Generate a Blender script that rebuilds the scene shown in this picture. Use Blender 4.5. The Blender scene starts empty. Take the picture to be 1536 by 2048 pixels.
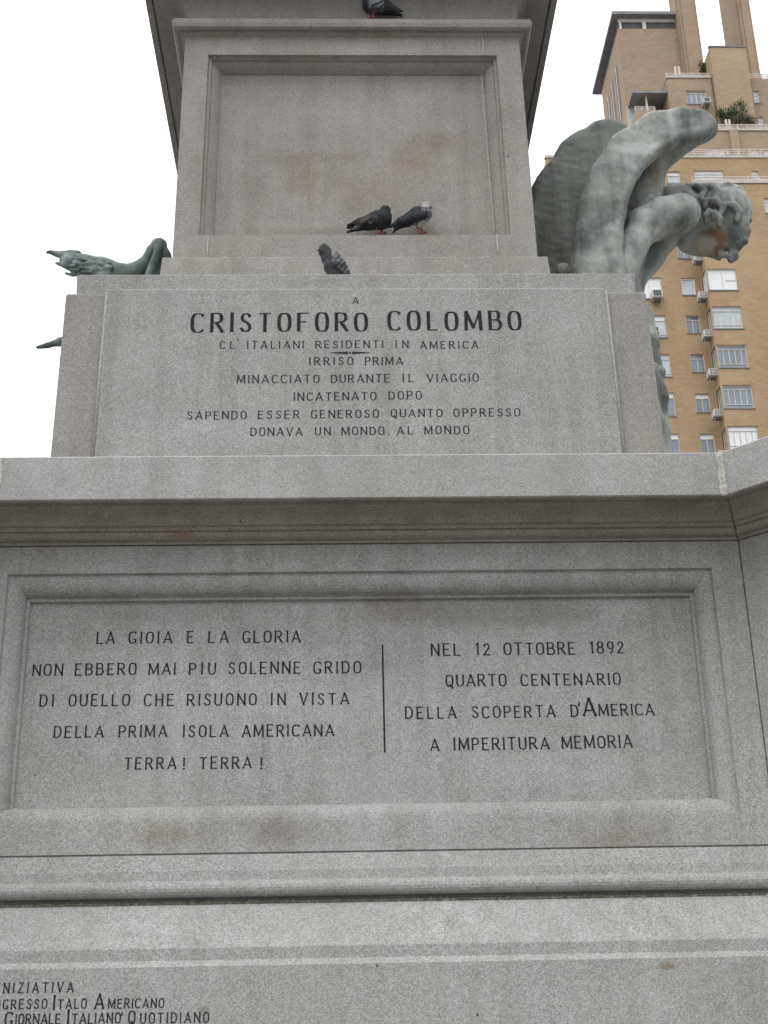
import bpy, bmesh, math, random
import numpy as np
from mathutils import Vector, Matrix
random.seed(7); rng = np.random.default_rng(7)
sc = bpy.context.scene
COL = sc.collection

# ------------------------------------------------------------------ camera
W, H, F = 1536, 2048, 2757.0
PITCH, YAW, ROLL = math.radians(22.93), math.radians(1.908), math.radians(-1.193)
CAM = np.array([0.0, 0.0, 1.65])
_f = np.array([math.sin(YAW)*math.cos(PITCH), math.cos(YAW)*math.cos(PITCH), math.sin(PITCH)])
_r0 = np.array([math.cos(YAW), -math.sin(YAW), 0.0]); _u0 = np.cross(_r0, _f)
_r = _r0*math.cos(ROLL) + _u0*math.sin(ROLL); _u = -_r0*math.sin(ROLL) + _u0*math.cos(ROLL)
cam = bpy.data.cameras.new("camera"); camo = bpy.data.objects.new("camera", cam); COL.objects.link(camo)
cam.sensor_fit = 'VERTICAL'; cam.sensor_height = 36.0; cam.lens = 36.0*F/H
cam.clip_start = 0.05; cam.clip_end = 2000
camo.matrix_world = Matrix(((_r[0], _u[0], -_f[0], CAM[0]), (_r[1], _u[1], -_f[1], CAM[1]),
                            (_r[2], _u[2], -_f[2], CAM[2]), (0, 0, 0, 1)))
sc.camera = camo

# ------------------------------------------------------------------ sky, sun, exposure
SUN_EL, SUN_ROT = math.radians(62), math.radians(215)
wd = bpy.data.worlds.new("World"); sc.world = wd; wd.use_nodes = True
nt = wd.node_tree; nt.nodes.clear()
sky = nt.nodes.new('ShaderNodeTexSky'); sky.sky_type = 'NISHITA'; sky.sun_disc = False
sky.sun_elevation = SUN_EL; sky.sun_rotation = SUN_ROT; sky.air_density = 1.0; sky.dust_density = 6.0; sky.ozone_density = 1.0
hs = nt.nodes.new('ShaderNodeHueSaturation'); hs.inputs['Saturation'].default_value = 0.10   # cloud cover: white, not blue
bg = nt.nodes.new('ShaderNodeBackground'); bg.inputs['Strength'].default_value = 0.15
out = nt.nodes.new('ShaderNodeOutputWorld')
cl = nt.nodes.new('ShaderNodeMix'); cl.data_type = 'RGBA'; cl.inputs[0].default_value = .80      # closed cloud deck over the sky
tc = nt.nodes.new('ShaderNodeTexCoord'); sx = nt.nodes.new('ShaderNodeSeparateXYZ'); nt.links.new(tc.outputs['Generated'], sx.inputs[0])
mr = nt.nodes.new('ShaderNodeMapRange'); nt.links.new(sx.outputs[2], mr.inputs[0])       # overcast: zenith three times the horizon
mr.inputs[1].default_value = 0; mr.inputs[2].default_value = 1; mr.inputs[3].default_value = .33; mr.inputs[4].default_value = 1.0
cs = nt.nodes.new('ShaderNodeVectorMath'); cs.operation = 'SCALE'; cs.inputs[0].default_value = (16.2, 16.5, 16.9)
nt.links.new(mr.outputs[0], cs.inputs['Scale']); nt.links.new(cs.outputs[0], cl.inputs[7])
nt.links.new(sky.outputs[0], hs.inputs['Color']); nt.links.new(hs.outputs[0], cl.inputs[6]); nt.links.new(cl.outputs[2], bg.inputs['Color']); nt.links.new(bg.outputs[0], out.inputs['Surface'])
sl = bpy.data.lights.new("sun", 'SUN'); sl.energy = 0.5; sl.angle = math.radians(35); sl.color = (1, .97, .93)
so = bpy.data.objects.new("sun", sl); COL.objects.link(so)
sd = Vector((math.sin(SUN_ROT)*math.cos(SUN_EL), math.cos(SUN_ROT)*math.cos(SUN_EL), math.sin(SUN_EL)))
so.rotation_euler = sd.to_track_quat('Z', 'Y').to_euler()
sc.view_settings.view_transform = 'Standard'; sc.view_settings.look = 'None'
sc.view_settings.exposure = 0.18; sc.view_settings.gamma = 1.0

# ------------------------------------------------------------------ helpers
def P(px, py, Y):
    """point of the photograph taken to the vertical plane y = Y"""
    d = _f*F + _r*(px-W/2) - _u*(py-H/2)
    t = (Y-CAM[1])/d[1]
    return CAM + d*t
def dep(p): return float(np.dot(np.asarray(p)-CAM, _f))

def mk(name, verts, faces, mat, parent=None, smooth=False, mats=None, midx=None):
    me = bpy.data.meshes.new(name)
    me.from_pydata([tuple(map(float, v)) for v in verts], [], [tuple(map(int, f)) for f in faces])
    for m in (mats or [mat]): me.materials.append(m)
    if midx is not None: me.polygons.foreach_set('material_index', midx)
    if smooth: me.polygons.foreach_set('use_smooth', [True]*len(me.polygons))
    me.update()
    o = bpy.data.objects.new(name, me); COL.objects.link(o)
    if parent is not None: o.parent = parent; o.matrix_parent_inverse = par_inv(parent)
    return o
def world_of(o):
    m = Matrix.LocRotScale(o.location, o.rotation_euler, o.scale)
    return m if o.parent is None else world_of(o.parent) @ o.matrix_parent_inverse @ m
def par_inv(p): return world_of(p).inverted()
def thing(name, label, cat, loc=(0, 0, 0), group=None):
    o = bpy.data.objects.new(name, None); COL.objects.link(o); o.location = loc; o.empty_display_size = .2
    o['label'] = label; o['category'] = cat
    if group: o['group'] = group
    return o
def bevel(o, w, seg=2, ang=35):
    m = o.modifiers.new('bevel', 'BEVEL'); m.width = w; m.segments = seg; m.limit_method = 'ANGLE'; m.angle_limit = math.radians(ang)
    return o
class MB:
    def __init__(s): s.v = []; s.f = []
    def box(s, x0, x1, y0, y1, z0, z1):
        n = len(s.v); s.v += [(x, y, z) for z in (z0, z1) for y in (y0, y1) for x in (x0, x1)]
        s.f += [[n+i for i in q] for q in ((0, 2, 3, 1), (4, 5, 7, 6), (0, 1, 5, 4), (2, 6, 7, 3), (0, 4, 6, 2), (1, 3, 7, 5))]; return s
    def hexa(s, front, back):
        """front, back: 4 corners each BL, BR, TR, TL seen from the front"""
        n = len(s.v); s.v += list(front)+list(back)
        s.f += [[n+i for i in q] for q in ((0, 1, 2, 3), (5, 4, 7, 6), (4, 0, 3, 7), (1, 5, 6, 2), (3, 2, 6, 7), (4, 5, 1, 0))]; return s
    def quad(s, a, b, c, d):
        n = len(s.v); s.v += [a, b, c, d]; s.f.append([n, n+1, n+2, n+3]); return s
    def tube(s, pts, r, n=6):
        pts = [Vector(p) for p in pts]; b = len(s.v)
        for i, p in enumerate(pts):
            t = (pts[min(i+1, len(pts)-1)]-pts[max(i-1, 0)]).normalized()
            a = t.orthogonal().normalized(); c = t.cross(a)
            rr = r[i] if isinstance(r, (list, tuple)) else r
            for k in range(n):
                q = 2*math.pi*k/n; s.v.append(tuple(p+(a*math.cos(q)+c*math.sin(q))*rr))
        for i in range(len(pts)-1):
            for k in range(n):
                s.f.append([b+i*n+k, b+i*n+(k+1) % n, b+(i+1)*n+(k+1) % n, b+(i+1)*n+k])
        s.f.append([b+k for k in range(n)][::-1]); s.f.append([b+(len(pts)-1)*n+k for k in range(n)]); return s
    def build(s, name, mat, parent=None, smooth=False): return mk(name, s.v, s.f, mat, parent, smooth)

def sweep(path, prof, closed=False, skip=()):
    """path: plan points, outside on the right-hand side of travel turned to -normal; prof: (offset outward, z)"""
    n = len(path); P2 = [Vector(p) for p in path]; mit = []
    for i in range(n):
        segs = []
        if closed or i > 0: segs.append((P2[i]-P2[i-1]).normalized())
        if closed or i < n-1: segs.append((P2[(i+1) % n]-P2[i]).normalized())
        ns = [Vector((t.y, -t.x)) for t in segs]
        m = sum(ns, Vector((0, 0))).normalized(); m = m/ m.dot(ns[0]); mit.append(m)
    v = []; f = []; k = len(prof)
    for i in range(n):
        for o, z in prof: q = P2[i]+mit[i]*o; v.append((q.x, q.y, z))
    for i in range(n if closed else n-1):
        j = (i+1) % n
        for a in range(k-1):
            if (i, a) in skip: continue
            f.append((i*k+a, j*k+a, j*k+a+1, i*k+a+1))
    return v, f, mit
def rings(rs, cap=True):
    """concentric 4-corner rings BL,BR,TR,TL stitched into a stepped panel"""
    v = []; f = []
    for r in rs: v += list(r)
    for i in range(len(rs)-1):
        for k in range(4):
            a = i*4+k; b = i*4+(k+1) % 4; f.append((a, b, b+4, a+4))
    if cap: n = (len(rs)-1)*4; f.append((n, n+1, n+2, n+3))
    return v, f

# ------------------------------------------------------------------ materials
def new_mat(name):
    m = bpy.data.materials.new(name); m.use_nodes = True; t = m.node_tree; t.nodes.clear()
    o = t.nodes.new('ShaderNodeOutputMaterial'); b = t.nodes.new('ShaderNodeBsdfPrincipled'); t.links.new(b.outputs[0], o.inputs[0])
    return m, t, b
class NT:
    def __init__(s, t): s.t = t; g = t.nodes.new('ShaderNodeNewGeometry'); s.pos = g.outputs['Position']
    def n(s, typ, **kw):
        x = s.t.nodes.new(typ)
        for k, v in kw.items(): setattr(x, k, v)
        return x
    def link(s, a, b): s.t.links.new(a, b)
    def val(s, sock, v):
        if hasattr(v, 'links') or isinstance(v, bpy.types.NodeSocket): s.link(v, sock)
        else: sock.default_value = v
    def scale(s, vec, sx, sy, sz):
        x = s.n('ShaderNodeVectorMath', operation='MULTIPLY'); s.link(vec, x.inputs[0]); x.inputs[1].default_value = (sx, sy, sz); return x.outputs[0]
    def noise(s, scale, detail=3, rough=.55, vec=None):
        x = s.n('ShaderNodeTexNoise'); s.link(vec or s.pos, x.inputs['Vector']); x.inputs['Scale'].default_value = scale
        x.inputs['Detail'].default_value = detail; x.inputs['Roughness'].default_value = rough; return x.outputs['Fac']
    def ramp(s, fac, a, b, ca=0.0, cb=1.0):
        x = s.n('ShaderNodeMapRange'); s.link(fac, x.inputs[0]); x.inputs[1].default_value = a; x.inputs[2].default_value = b
        x.inputs[3].default_value = ca; x.inputs[4].default_value = cb; return x.outputs[0]
    def math(s, op, a, b=0.0, c=None):
        x = s.n('ShaderNodeMath', operation=op); s.val(x.inputs[0], a); s.val(x.inputs[1], b)
        if c is not None: s.val(x.inputs[2], c)
        return x.outputs[0]
    def mix(s, fac, a, b, blend='MIX'):
        x = s.n('ShaderNodeMix', data_type='RGBA', blend_type=blend); s.val(x.inputs[0], fac)
        for i, c in ((6, a), (7, b)):
            if isinstance(c, bpy.types.NodeSocket): s.link(c, x.inputs[i])
            else: x.inputs[i].default_value = (*c, 1)
        return x.outputs[2]
    def blob(s, c, rad, soft=.5, wob=.3, sc=(1, 1, 1)):
        """stain or painted shade patch of its own shape: 1 inside, ragged edge"""
        x = s.n('ShaderNodeVectorMath', operation='SUBTRACT'); s.link(s.pos, x.inputs[0]); x.inputs[1].default_value = tuple(c)
        y = s.scale(x.outputs[0], *[1/(rad*q) for q in sc])
        l = s.n('ShaderNodeVectorMath', operation='LENGTH'); s.link(y, l.inputs[0])
        w = s.math('SUBTRACT', s.noise(6/rad*.35, 4), .5)
        d = s.math('MULTIPLY_ADD', w, wob*4, l.outputs['Value'])
        return s.ramp(d, 1.0, 1.0-soft, 0, 1)
    def bump(s, h, strength, dist, b):
        x = s.n('ShaderNodeBump'); x.inputs['Strength'].default_value = strength; x.inputs['Distance'].default_value = dist
        s.link(h, x.inputs['Height']); s.link(x.outputs[0], b.inputs['Normal'])
def simple(name, col, rough=.6, metal=0, var=.15, scale=20, spec=.5):
    m, t, b = new_mat(name); q = NT(t)
    f = q.noise(scale, 4)
    q.link(q.mix(q.ramp(f, .3, .7), [c*(1-var) for c in col], [min(1, c*(1+var)) for c in col]), b.inputs['Base Color'])
    b.inputs['Roughness'].default_value = rough; b.inputs['Metallic'].default_value = metal; b.inputs['Specular IOR Level'].default_value = spec
    return m

def granite(name, base, warm, mixw=.5, stains=(), grain=1.0, streak=.5, seed=0.0):
    m, t, b = new_mat(name); q = NT(t)
    off = q.n('ShaderNodeVectorMath', operation='ADD'); q.link(q.pos, off.inputs[0]); off.inputs[1].default_value = (seed, seed*.7, seed*.3); q.pos_raw = q.pos
    pv = off.outputs[0]
    big = q.noise(1.1, 5, .6, pv); mid = q.noise(5.5, 5, .62, pv)
    c = q.mix(q.ramp(q.math('MULTIPLY_ADD', mid, .5, q.math('MULTIPLY', big, .5)), .5-.16, .5+.16), base, [x*(1-mixw)+y*mixw for x, y in zip(base, warm)])
    # run-down streaks
    st = q.noise(1.0, 5, .6, q.scale(pv, 9, 9, .55))
    c = q.mix(q.ramp(st, .42, .75, 0, streak), c, [x*.70 for x in warm])
    st2 = q.noise(1.0, 4, .6, q.scale(pv, 14, 14, .9))
    c = q.mix(q.ramp(st2, .58, .8, 0, streak*.7), c, [min(1, x*1.35) for x in base])
    for col, ce, rad, soft, amt, scl in stains:
        c = q.mix(q.math('MULTIPLY', q.blob(ce, rad, soft, .25, scl), amt), c, col)
    # crystals
    vo = q.n('ShaderNodeTexVoronoi'); q.link(pv, vo.inputs['Vector']); vo.inputs['Scale'].default_value = 210
    cr = q.n('ShaderNodeSeparateColor'); q.link(vo.outputs['Color'], cr.inputs[0])
    g = q.ramp(cr.outputs[0], 0, 1, 1-.36*grain, 1+.36*grain)
    n2 = q.noise(110, 2, .7, pv); g2 = q.ramp(n2, .3, .7, 1-.10*grain, 1+.10*grain)
    gg = q.math('MULTIPLY', g, g2)
    vm = q.n('ShaderNodeVectorMath', operation='SCALE'); q.link(c, vm.inputs[0]); q.link(gg, vm.inputs['Scale'])
    c = q.mix(q.ramp(q.noise(2.3, 3, .5, pv), .35, .7, .75, 1.0), c, vm.outputs[0])
    cl_ = q.n('ShaderNodeVectorMath', operation='SCALE'); q.link(c, cl_.inputs[0])
    q.link(q.math('MULTIPLY', q.ramp(q.noise(1.6, 5, .6, pv), .3, .7, .90, 1.09), q.ramp(q.noise(9, 4, .65, pv), .3, .7, .95, 1.05)), cl_.inputs['Scale']); c = cl_.outputs[0]
    # sparse pits
    v2 = q.n('ShaderNodeTexVoronoi'); q.link(pv, v2.inputs['Vector']); v2.inputs['Scale'].default_value = 7
    c2 = q.n('ShaderNodeSeparateColor'); q.link(v2.outputs['Color'], c2.inputs[0])
    pit = q.math('MULTIPLY', q.ramp(v2.outputs['Distance'], .065, .035, 0, 1), q.ramp(c2.outputs[1], .72, .76, 0, .75))
    c = q.mix(pit, c, (.05, .045, .04))
    q.link(c, b.inputs['Base Color']); b.inputs['Roughness'].default_value = .85; b.inputs['Specular IOR Level'].default_value = .3
    h = q.math('ADD', q.math('MULTIPLY', n2, .6), q.math('MULTIPLY', cr.outputs[0], .4))
    h = q.math('SUBTRACT', h, q.math('MULTIPLY', pit, 2.0))
    q.bump(h, .5, .004, b)
    return m
YD = 6.74; YB = 7.0; YS = 7.70
WARM = (.235, .207, .172); BASE = (.378, .385, .379)
RUST = (.26, .13, .06)
pt = lambda x, y, Y: P(x, y, Y)
M_die = granite('granite_die', BASE, WARM, .35, [
    ((.235, .225, .205), pt(990, 1222, YD+.122), .19, .5, .75, (3.2, 1.5, .62)), ((.22, .195, .17), pt(790, 1215, YD+.122), .13, .6, .6, (1.8, 1.5, .9)), ((.26, .25, .24), pt(300, 1225, YD+.122), .2, .9, .5, (3, 1.5, .4)), ((.43, .44, .435), pt(560, 1400, YD+.122), .5, .9, .45, (1.6, 1, .5)), ((.43, .44, .435), pt(1100, 1540, YD+.122), .4, .9, .4, (1.6, 1, .3)), ((.25, .245, .23), pt(1290, 1555, YD+.1), .06, .8, .6, (1.2, 1, 1)), ((.2, .17, .145), pt(560, 1660, YD), .2, .9, .55, (1.6, 1, .6)),
    ((.23, .19, .15), pt(330, 1670, YD), .14, .9, .6, (1.5, 1, .6)), ((.24, .2, .16), pt(1230, 1680, YD), .2, .9, .45, (1.6, 1, .5)),
    ((.42, .42, .41), pt(1240, 1215, YD+.122), .14, .9, .5, (1.4, 1, .7))], .95, .34, 0)
M_corn = granite('granite_cornice', (.362, .364, .357), WARM, .25, [], .8, .25, 3)
M_soffit = granite('granite_soffit', (.345, .32, .288), (.23, .19, .155), .5, [
    (RUST, pt(360, 1072, 6.66), .055, .9, .6, (1.8, 1, 1)), ((.2, .15, .09), pt(90, 1085, 6.7), .05, .9, .5, (1.8, 1, 1))], .9, .3, 3)  # browner, slightly darker granite from the bed joint up to the soffit
M_plinth = granite('granite_plinth', (.358, .360, .352), WARM, .22, [
    ((.2, .13, .08), pt(1335, 1932, 6.5), .05, .9, .7, (1.2, 1, .5)), ((.15, .13, .10), pt(408, 2022, 6.5), .03, .9, .6, (1, 1, 1))], 1.0, .3, 5)
M_block = granite('granite_block', (.325, .328, .320), WARM, .25, [((.39, .395, .39), pt(420, 860, YB), .25, .9, .5, (2, 1, .6)), ((.26, .245, .225), pt(680, 568, YB), .2, .9, .4, (6, 1, .6)), ((.38, .385, .38), pt(1130, 640, YB), .2, .9, .4, (.5, 1, 1.6))], 1.0, .38, 8)
YPN = YS+.13
M_pier = granite('granite_pier', (.285, .278, .262), WARM, .35, [], .9, .4, 21)
M_shaft = granite('granite_shaft', (.315, .305, .29), (.235, .195, .16), .4, [
    ((.235, .19, .15), pt(735, 385, YPN), .42, 1.0, 0.54, (1.25, 2, .75)), ((.205, .165, .13), pt(585, 315, YPN), .24, 1.0, 0.58, (1.1, 2, .45)), ((.205, .165, .13), pt(690, 312, YPN), .2, 1.0, 0.50, (1.3, 2, .35)),
    ((.24, .17, .11), pt(600, 350, YPN), .22, 1.0, 0.61, (.7, 2, 1.0)), ((.195, .15, .115), pt(860, 285, YPN), .27, 1.0, 0.61, (1.2, 2, .5)), ((.25, .175, .11), pt(820, 320, YPN), .22, 1.0, 0.58, (.9, 2, .7)),
    ((.34, .33, .32), pt(640, 220, YPN), .5, .9, .4, (1.6, 2, .4)),
    ((.19, .155, .115), pt(690, 463, YPN), .14, .9, .45, (6, 2, .35)),
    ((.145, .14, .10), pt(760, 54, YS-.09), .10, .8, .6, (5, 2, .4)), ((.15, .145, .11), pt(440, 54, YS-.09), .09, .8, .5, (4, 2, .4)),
    ((.30, .20, .08), pt(1052, 510, YS-.1), .03, .9, .7, (1.2, 2, .6))], .75, .34, 12)
M_joint = simple('dark_mortar', (.085, .08, .068), .95, var=.4, scale=40)
M_mortar = simple('pale_mortar', (.42, .41, .37), .95, var=.35, scale=60)
M_letter, t, b = new_mat('painted_incision'); q = NT(t)        # dark paint worn thin over the cut granite
q.link(q.mix(q.ramp(q.noise(75, 4, .7), .50, .72, 0, .38), (.022, .022, .030), (.19, .188, .185)), b.inputs['Base Color'])
b.inputs['Roughness'].default_value = .9; b.inputs['Specular IOR Level'].default_value = .05
M_moss = simple('moss', (.095, .10, .07), .95, var=.5, scale=50)
M_drop = simple('dropping_white', (.50, .495, .47), .9, var=.15, scale=80)

# ------------------------------------------------------------------ ground
gm, t, b = new_mat('paving'); q = NT(t)
br = q.n('ShaderNodeTexBrick'); q.link(q.pos, br.inputs['Vector']); br.inputs['Scale'].default_value = 1.2
br.inputs['Color1'].default_value = (.14, .135, .125, 1); br.inputs['Color2'].default_value = (.11, .105, .10, 1); br.inputs['Mortar'].default_value = (.06, .06, .055, 1)
br.inputs['Mortar Size'].default_value = .012
q.link(br.outputs[0], b.inputs['Base Color']); b.inputs['Roughness'].default_value = .85
g = mk('ground', [(-600, -600, 0), (600, -600, 0), (600, 900, 0), (-600, 900, 0)], [(0, 1, 2, 3)], gm); g['kind'] = 'structure'

# ------------------------------------------------------------------ monument
mon = thing('monument', 'grey granite monument pedestal carved with Italian inscriptions, seen from below', 'monument', (0.03, YD, 0))
XM = float((P(100, 912, YB)[0]+P(1331, 900, YB)[0])/2)         # the axis of the monument
CX = float((P(1477, 1080, YD)[0]-XM))                           # half width of the die face
zp = lambda py, Y: float(P(712, py, Y)[2])
prof_px = [(1927, 6.50), (1915, 6.53), (1891, 6.53), (1889, 6.532), (1802, 6.70), (1800, 6.715), (1797, 6.745), (1793, 6.742)]
prof = [(YD-6.50, 0.45)] + [(YD-Y, zp(py, Y)) for py, Y in prof_px]
# torus
zc0, zc1 = zp(1791, 6.72), zp(1757, 6.70); zc = (zc0+zc1)/2; rr = (zc1-zc0)/2
for k in range(9):
    a = -math.pi/2+math.pi*k/8
    prof.append((YD-6.705+rr*1.0*math.cos(a)*1.05, zc+rr*math.sin(a)))
prof += [(YD-6.706, zp(1755, 6.706)), (YD-6.709, zp(1737, 6.709)), (YD-6.713, zp(1733, 6.713)), (YD-6.733, zp(1706, 6.733)),
         (YD-6.752, zp(1704.0, 6.752)), (YD-6.752, zp(1702.6, 6.752))]
nbase = len(prof)
ZD0, ZD1 = zp(1701, YD), zp(1088.5, YD)
prof += [(0, ZD0), (0, ZD1)]
die_seg = len(prof)-2
ndie = len(prof)
prof += [(-.006, ZD1+.001), (-.006, zp(1087.2, 6.746)), (YD-6.722, zp(1085.5, 6.722)), (YD-6.717, zp(1079, 6.717))]
o0, z0 = YD-6.70, zp(1077.5, 6.70); o1, z1 = YD-6.655, zp(1059, 6.655)
for k in range(6):
    a = math.pi/2*k/5; prof.append((o0+(o1-o0)*math.sin(a), z0+(z1-z0)*(1-math.cos(a))))
prof += [(YD-6.636, zp(1058.6, 6.64)), (YD-6.634, zp(1051, 6.634))]
ncav = len(prof)
o0, z0 = YD-6.612, zp(1051, 6.634)+.002; o1, z1 = YD-6.495, zp(1012, 6.495)
for k in range(8):
    a = math.pi/2*k/7; prof.append((o0+(o1-o0)*(1-math.cos(a)), z0+(z1-z0)*math.sin(a)))
nfas = len(prof)+5
ZSOF = zp(997, 6.412)
prof += [(YD-6.488, z1+.004), (YD-6.482, max(z1+.006, ZSOF+.012)), (YD-6.45, max(z1+.006, ZSOF+.012)), (YD-6.445, ZSOF), (YD-6.416, ZSOF), (YD-6.410, ZSOF+.007)]
ZCOR = zp(909, 6.410)
prof += [(YD-6.408, ZCOR-.008), (YD-6.416, ZCOR)]
# plan: front face between two diagonal wings
wl = 1.3; w2 = 1.0
RP = [(CX, YD), (CX+wl*.7071, YD-wl*.7071), (CX+wl*.7071+w2*.7071, YD-wl*.7071+w2*.7071), (CX+2.2, YD+2.3), (CX+2.2, YD+3.6)]
path = [(XM-x, y) for x, y in RP[::-1]]+[(XM+x, y) for x, y in RP] + [(XM+CX+.9, YD+5.2), (XM-CX-.9, YD+5.2)]
iF = 4
v, f, mit = sweep(path, prof, True, skip={(iF, die_seg)})
k = len(prof); f.append([i*k+k-1 for i in range(len(path))])
midx = []
for fa in f[:-1]:
    a = fa[0] % k
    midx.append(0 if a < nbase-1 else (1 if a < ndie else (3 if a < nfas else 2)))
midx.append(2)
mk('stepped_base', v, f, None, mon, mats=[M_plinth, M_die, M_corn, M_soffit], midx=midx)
# smooth only curved parts: leave flat, the steps are small

# die face with framed inscription panel
def rect(x0, x1, z0, z1, Y): return [(x0, Y, z0), (x1, Y, z0), (x1, Y, z1), (x0, Y, z1)]
fo_hw = float((P(1426, 1135, YD)[0]-P(13, 1149, YD)[0])/2); fo_hw2 = float((P(1483, 1626, YD)[0]-P(-7, 1645, YD)[0])/2)
FH = (fo_hw+fo_hw2)/2+.010; FZ1 = zp(1142, YD); FZ0 = zp(1639, YD)
rs = [rect(XM-CX, XM+CX, ZD0, ZD1, YD)]
def ring(i, dz_t, dz_b, Y): rs.append(rect(XM-FH+i, XM+FH-i, FZ0+dz_b, FZ1-dz_t, Y))
ring(0, 0, 0, YD); ring(.004, .004, .003, YD+.022); ring(.014, .014, .006, YD+.022)
for kk in range(8):                       # ovolo of the frame
    a = math.pi/2*.94*kk/7; u = math.sin(a); ring(.014+.072*u, .014+.084*u, .006+.084*u, YD+.022+.066*(1-math.cos(a)))
ring(.088, .102, .092, YD+.098); ring(.104, .118, .100, YD+.098); ring(.107, .121, .102, YD+.122)
YP = YD+.122
v, f = rings(rs)
mk('inscription_panel', v, f, M_die, mon)
# corner joints and mossy cove
def joint(px_list, Y, w, mat, name, proud=.002):
    vv = []; ff = []
    for i, (x, y) in enumerate(px_list):
        p = P(x, y, Y-proud); ww = w*(.75+.5*random.random())
        vv += [(p[0]-ww/2, p[1], p[2]), (p[0]+ww/2, p[1], p[2])]
        if i: n = 2*i; ff.append((n-2, n-1, n+1, n))
    return mk(name, vv, ff, mat, mon)
for sgn in (1, -1):
    n0 = nbase; vv = []; ff = []; wv = 0
    m = mit[5] if sgn > 0 else mit[4]; c0 = path[5] if sgn > 0 else path[4]
    for w_, mat_, nm, sub in ((.032, M_mortar, 'mortar_joint', prof[-4:]), (.0045, M_joint, 'dark_joint', prof[ndie-2:-4])):
        vv = []; ff = []
        pp = []
        for a, b_ in zip(sub[:-1], sub[1:]):
            nseg = max(1, int(math.hypot(b_[0]-a[0], b_[1]-a[1])/.03))
            pp += [(a[0]+(b_[0]-a[0])*j/nseg, a[1]+(b_[1]-a[1])*j/nseg) for j in range(nseg)]
        pp.append(sub[-1])
        tf = Vector((1, 0)) if sgn > 0 else Vector((-1, 0))            # along the front away from the axis
        tw = Vector((.7071, -.7071)) if sgn > 0 else Vector((-.7071, -.7071))
        for i, (o, z) in enumerate(pp):
            q0 = Vector(c0)+m*(o+.0025); ww = w_*(.7+.5*random.random())
            a_ = q0-tf*ww; b_ = q0+tw*ww*.4; 
            vv += [(a_.x, a_.y, z), (q0.x, q0.y-.001, z), (b_.x, b_.y, z)]
            if i: n = 3*i; ff += [(n-3, n-2, n+1, n), (n-2, n-1, n+2, n+1)]
        mk(nm, vv, ff, mat_, mon)
# moss in the cove under the torus and along the bed joint
def strip(name, o, z0, z1, mat, x0, x1, step=.02, rag=.5):
    vv = []; ff = []; n = int((x1-x0)/step)
    for i in range(n+1):
        x = x0+(x1-x0)*i/n; h = (z1-z0)*(1-rag*random.random())
        vv += [(x, YD-o-.002, z0), (x, YD-o-.002-.003*random.random(), z0+h)]
        if i: ff.append((2*i-2, 2*i, 2*i+1, 2*i-1))
    return mk(name, vv, ff, mat, mon)
zb = zp(1800, 6.715)
strip('moss', YD-6.695, zp(1803, 6.695)-.002, zp(1796.5, 6.695), M_moss, XM-CX+.1, XM+CX-.1, .012, .9)
for xa, xb in ((95, 190), (240, 370), (520, 640), (980, 1100), (1400, 1520)):
    strip('moss', YD-6.7385, zp(1708, 6.735)-.004, zp(1704.5, 6.735), M_moss, P(xa, 1706, 6.735)[0], P(xb, 1706, 6.735)[0], .01, .9)

# upper block: recessed piers either side of an inscribed centre
def hw(l, r, Y): return float((P(*r, Y)[0]-P(*l, Y)[0])/2)
YPR = YB+.028
zB = ZCOR-.003
zp2 = lambda py, Y: float(P(712, py, Y)[2])
def trap(xb, xt, z0, z1, Yb, Yt, D, cx=None):
    c = XM if cx is None else cx
    fr = [(c-xb, Yb, z0), (c+xb, Yb, z0), (c+xt, Yt, z1), (c-xt, Yt, z1)]
    return fr, [(x, Yb+D, z) for x, y, z in fr]
hb = hw((100, 912), (1331, 900), YPR); ht = hw((130, 589), (1291, 581), YPR)
gb = hw((183, 912), (1243, 902), YB); gt = hw((211, 589), (1207, 579), YB)
zpt = zp2(584.5, YPR); zct = zp2(576, YB)
# continue the batter down to the cornice top
zvis = float(P(712, 906, YPR)[2]); ext = (zvis-zB)/(zpt-zvis)
hb2 = hb+(hb-ht)*ext; gb2 = gb+(gb-gt)*ext
for s in (-1, 1):
    fr = [(XM+s*gb2, YPR, zB), (XM+s*hb2, YPR, zB), (XM+s*ht, YPR, zpt), (XM+s*gt, YPR, zpt)]
    if s < 0: fr = [fr[1], fr[0], fr[3], fr[2]]
    bk = [(x, y+1.05, z) for x, y, z in fr]
    bevel(MB().hexa(fr, bk).build('pier', M_pier, mon), .016, 3)
fr, bk = trap(gb2-.004, gt-.004, zB, zct, YB, YB, 1.08)
cblock = bevel(MB().hexa(fr, bk).build('inscribed_block', M_block, mon), .010, 2)
for s in (-1, 1):                                               # bead beside the recess
    a = [XM+s*(gb2+.004), XM+s*(gt+.004)]
    mbd = MB().tube([(a[0], YB+.016, zB), (a[1], YB+.016, zpt-.004)], .011, 8)
    mbd.build('bead', M_mortar if False else M_block, mon, True)
# slab
YSL = YB+.034
zst = zp2(547.5, YSL); sb = hw((150, 587), (1268, 575), YSL)
stt = hw((151, 549), (1267, 546), YSL)
fr, bk = trap(sb, stt, zpt-.03, zst, YSL, YSL, 1.02)
bevel(MB().hexa(fr, bk).build('slab', M_block, mon), .008, 2)
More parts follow.
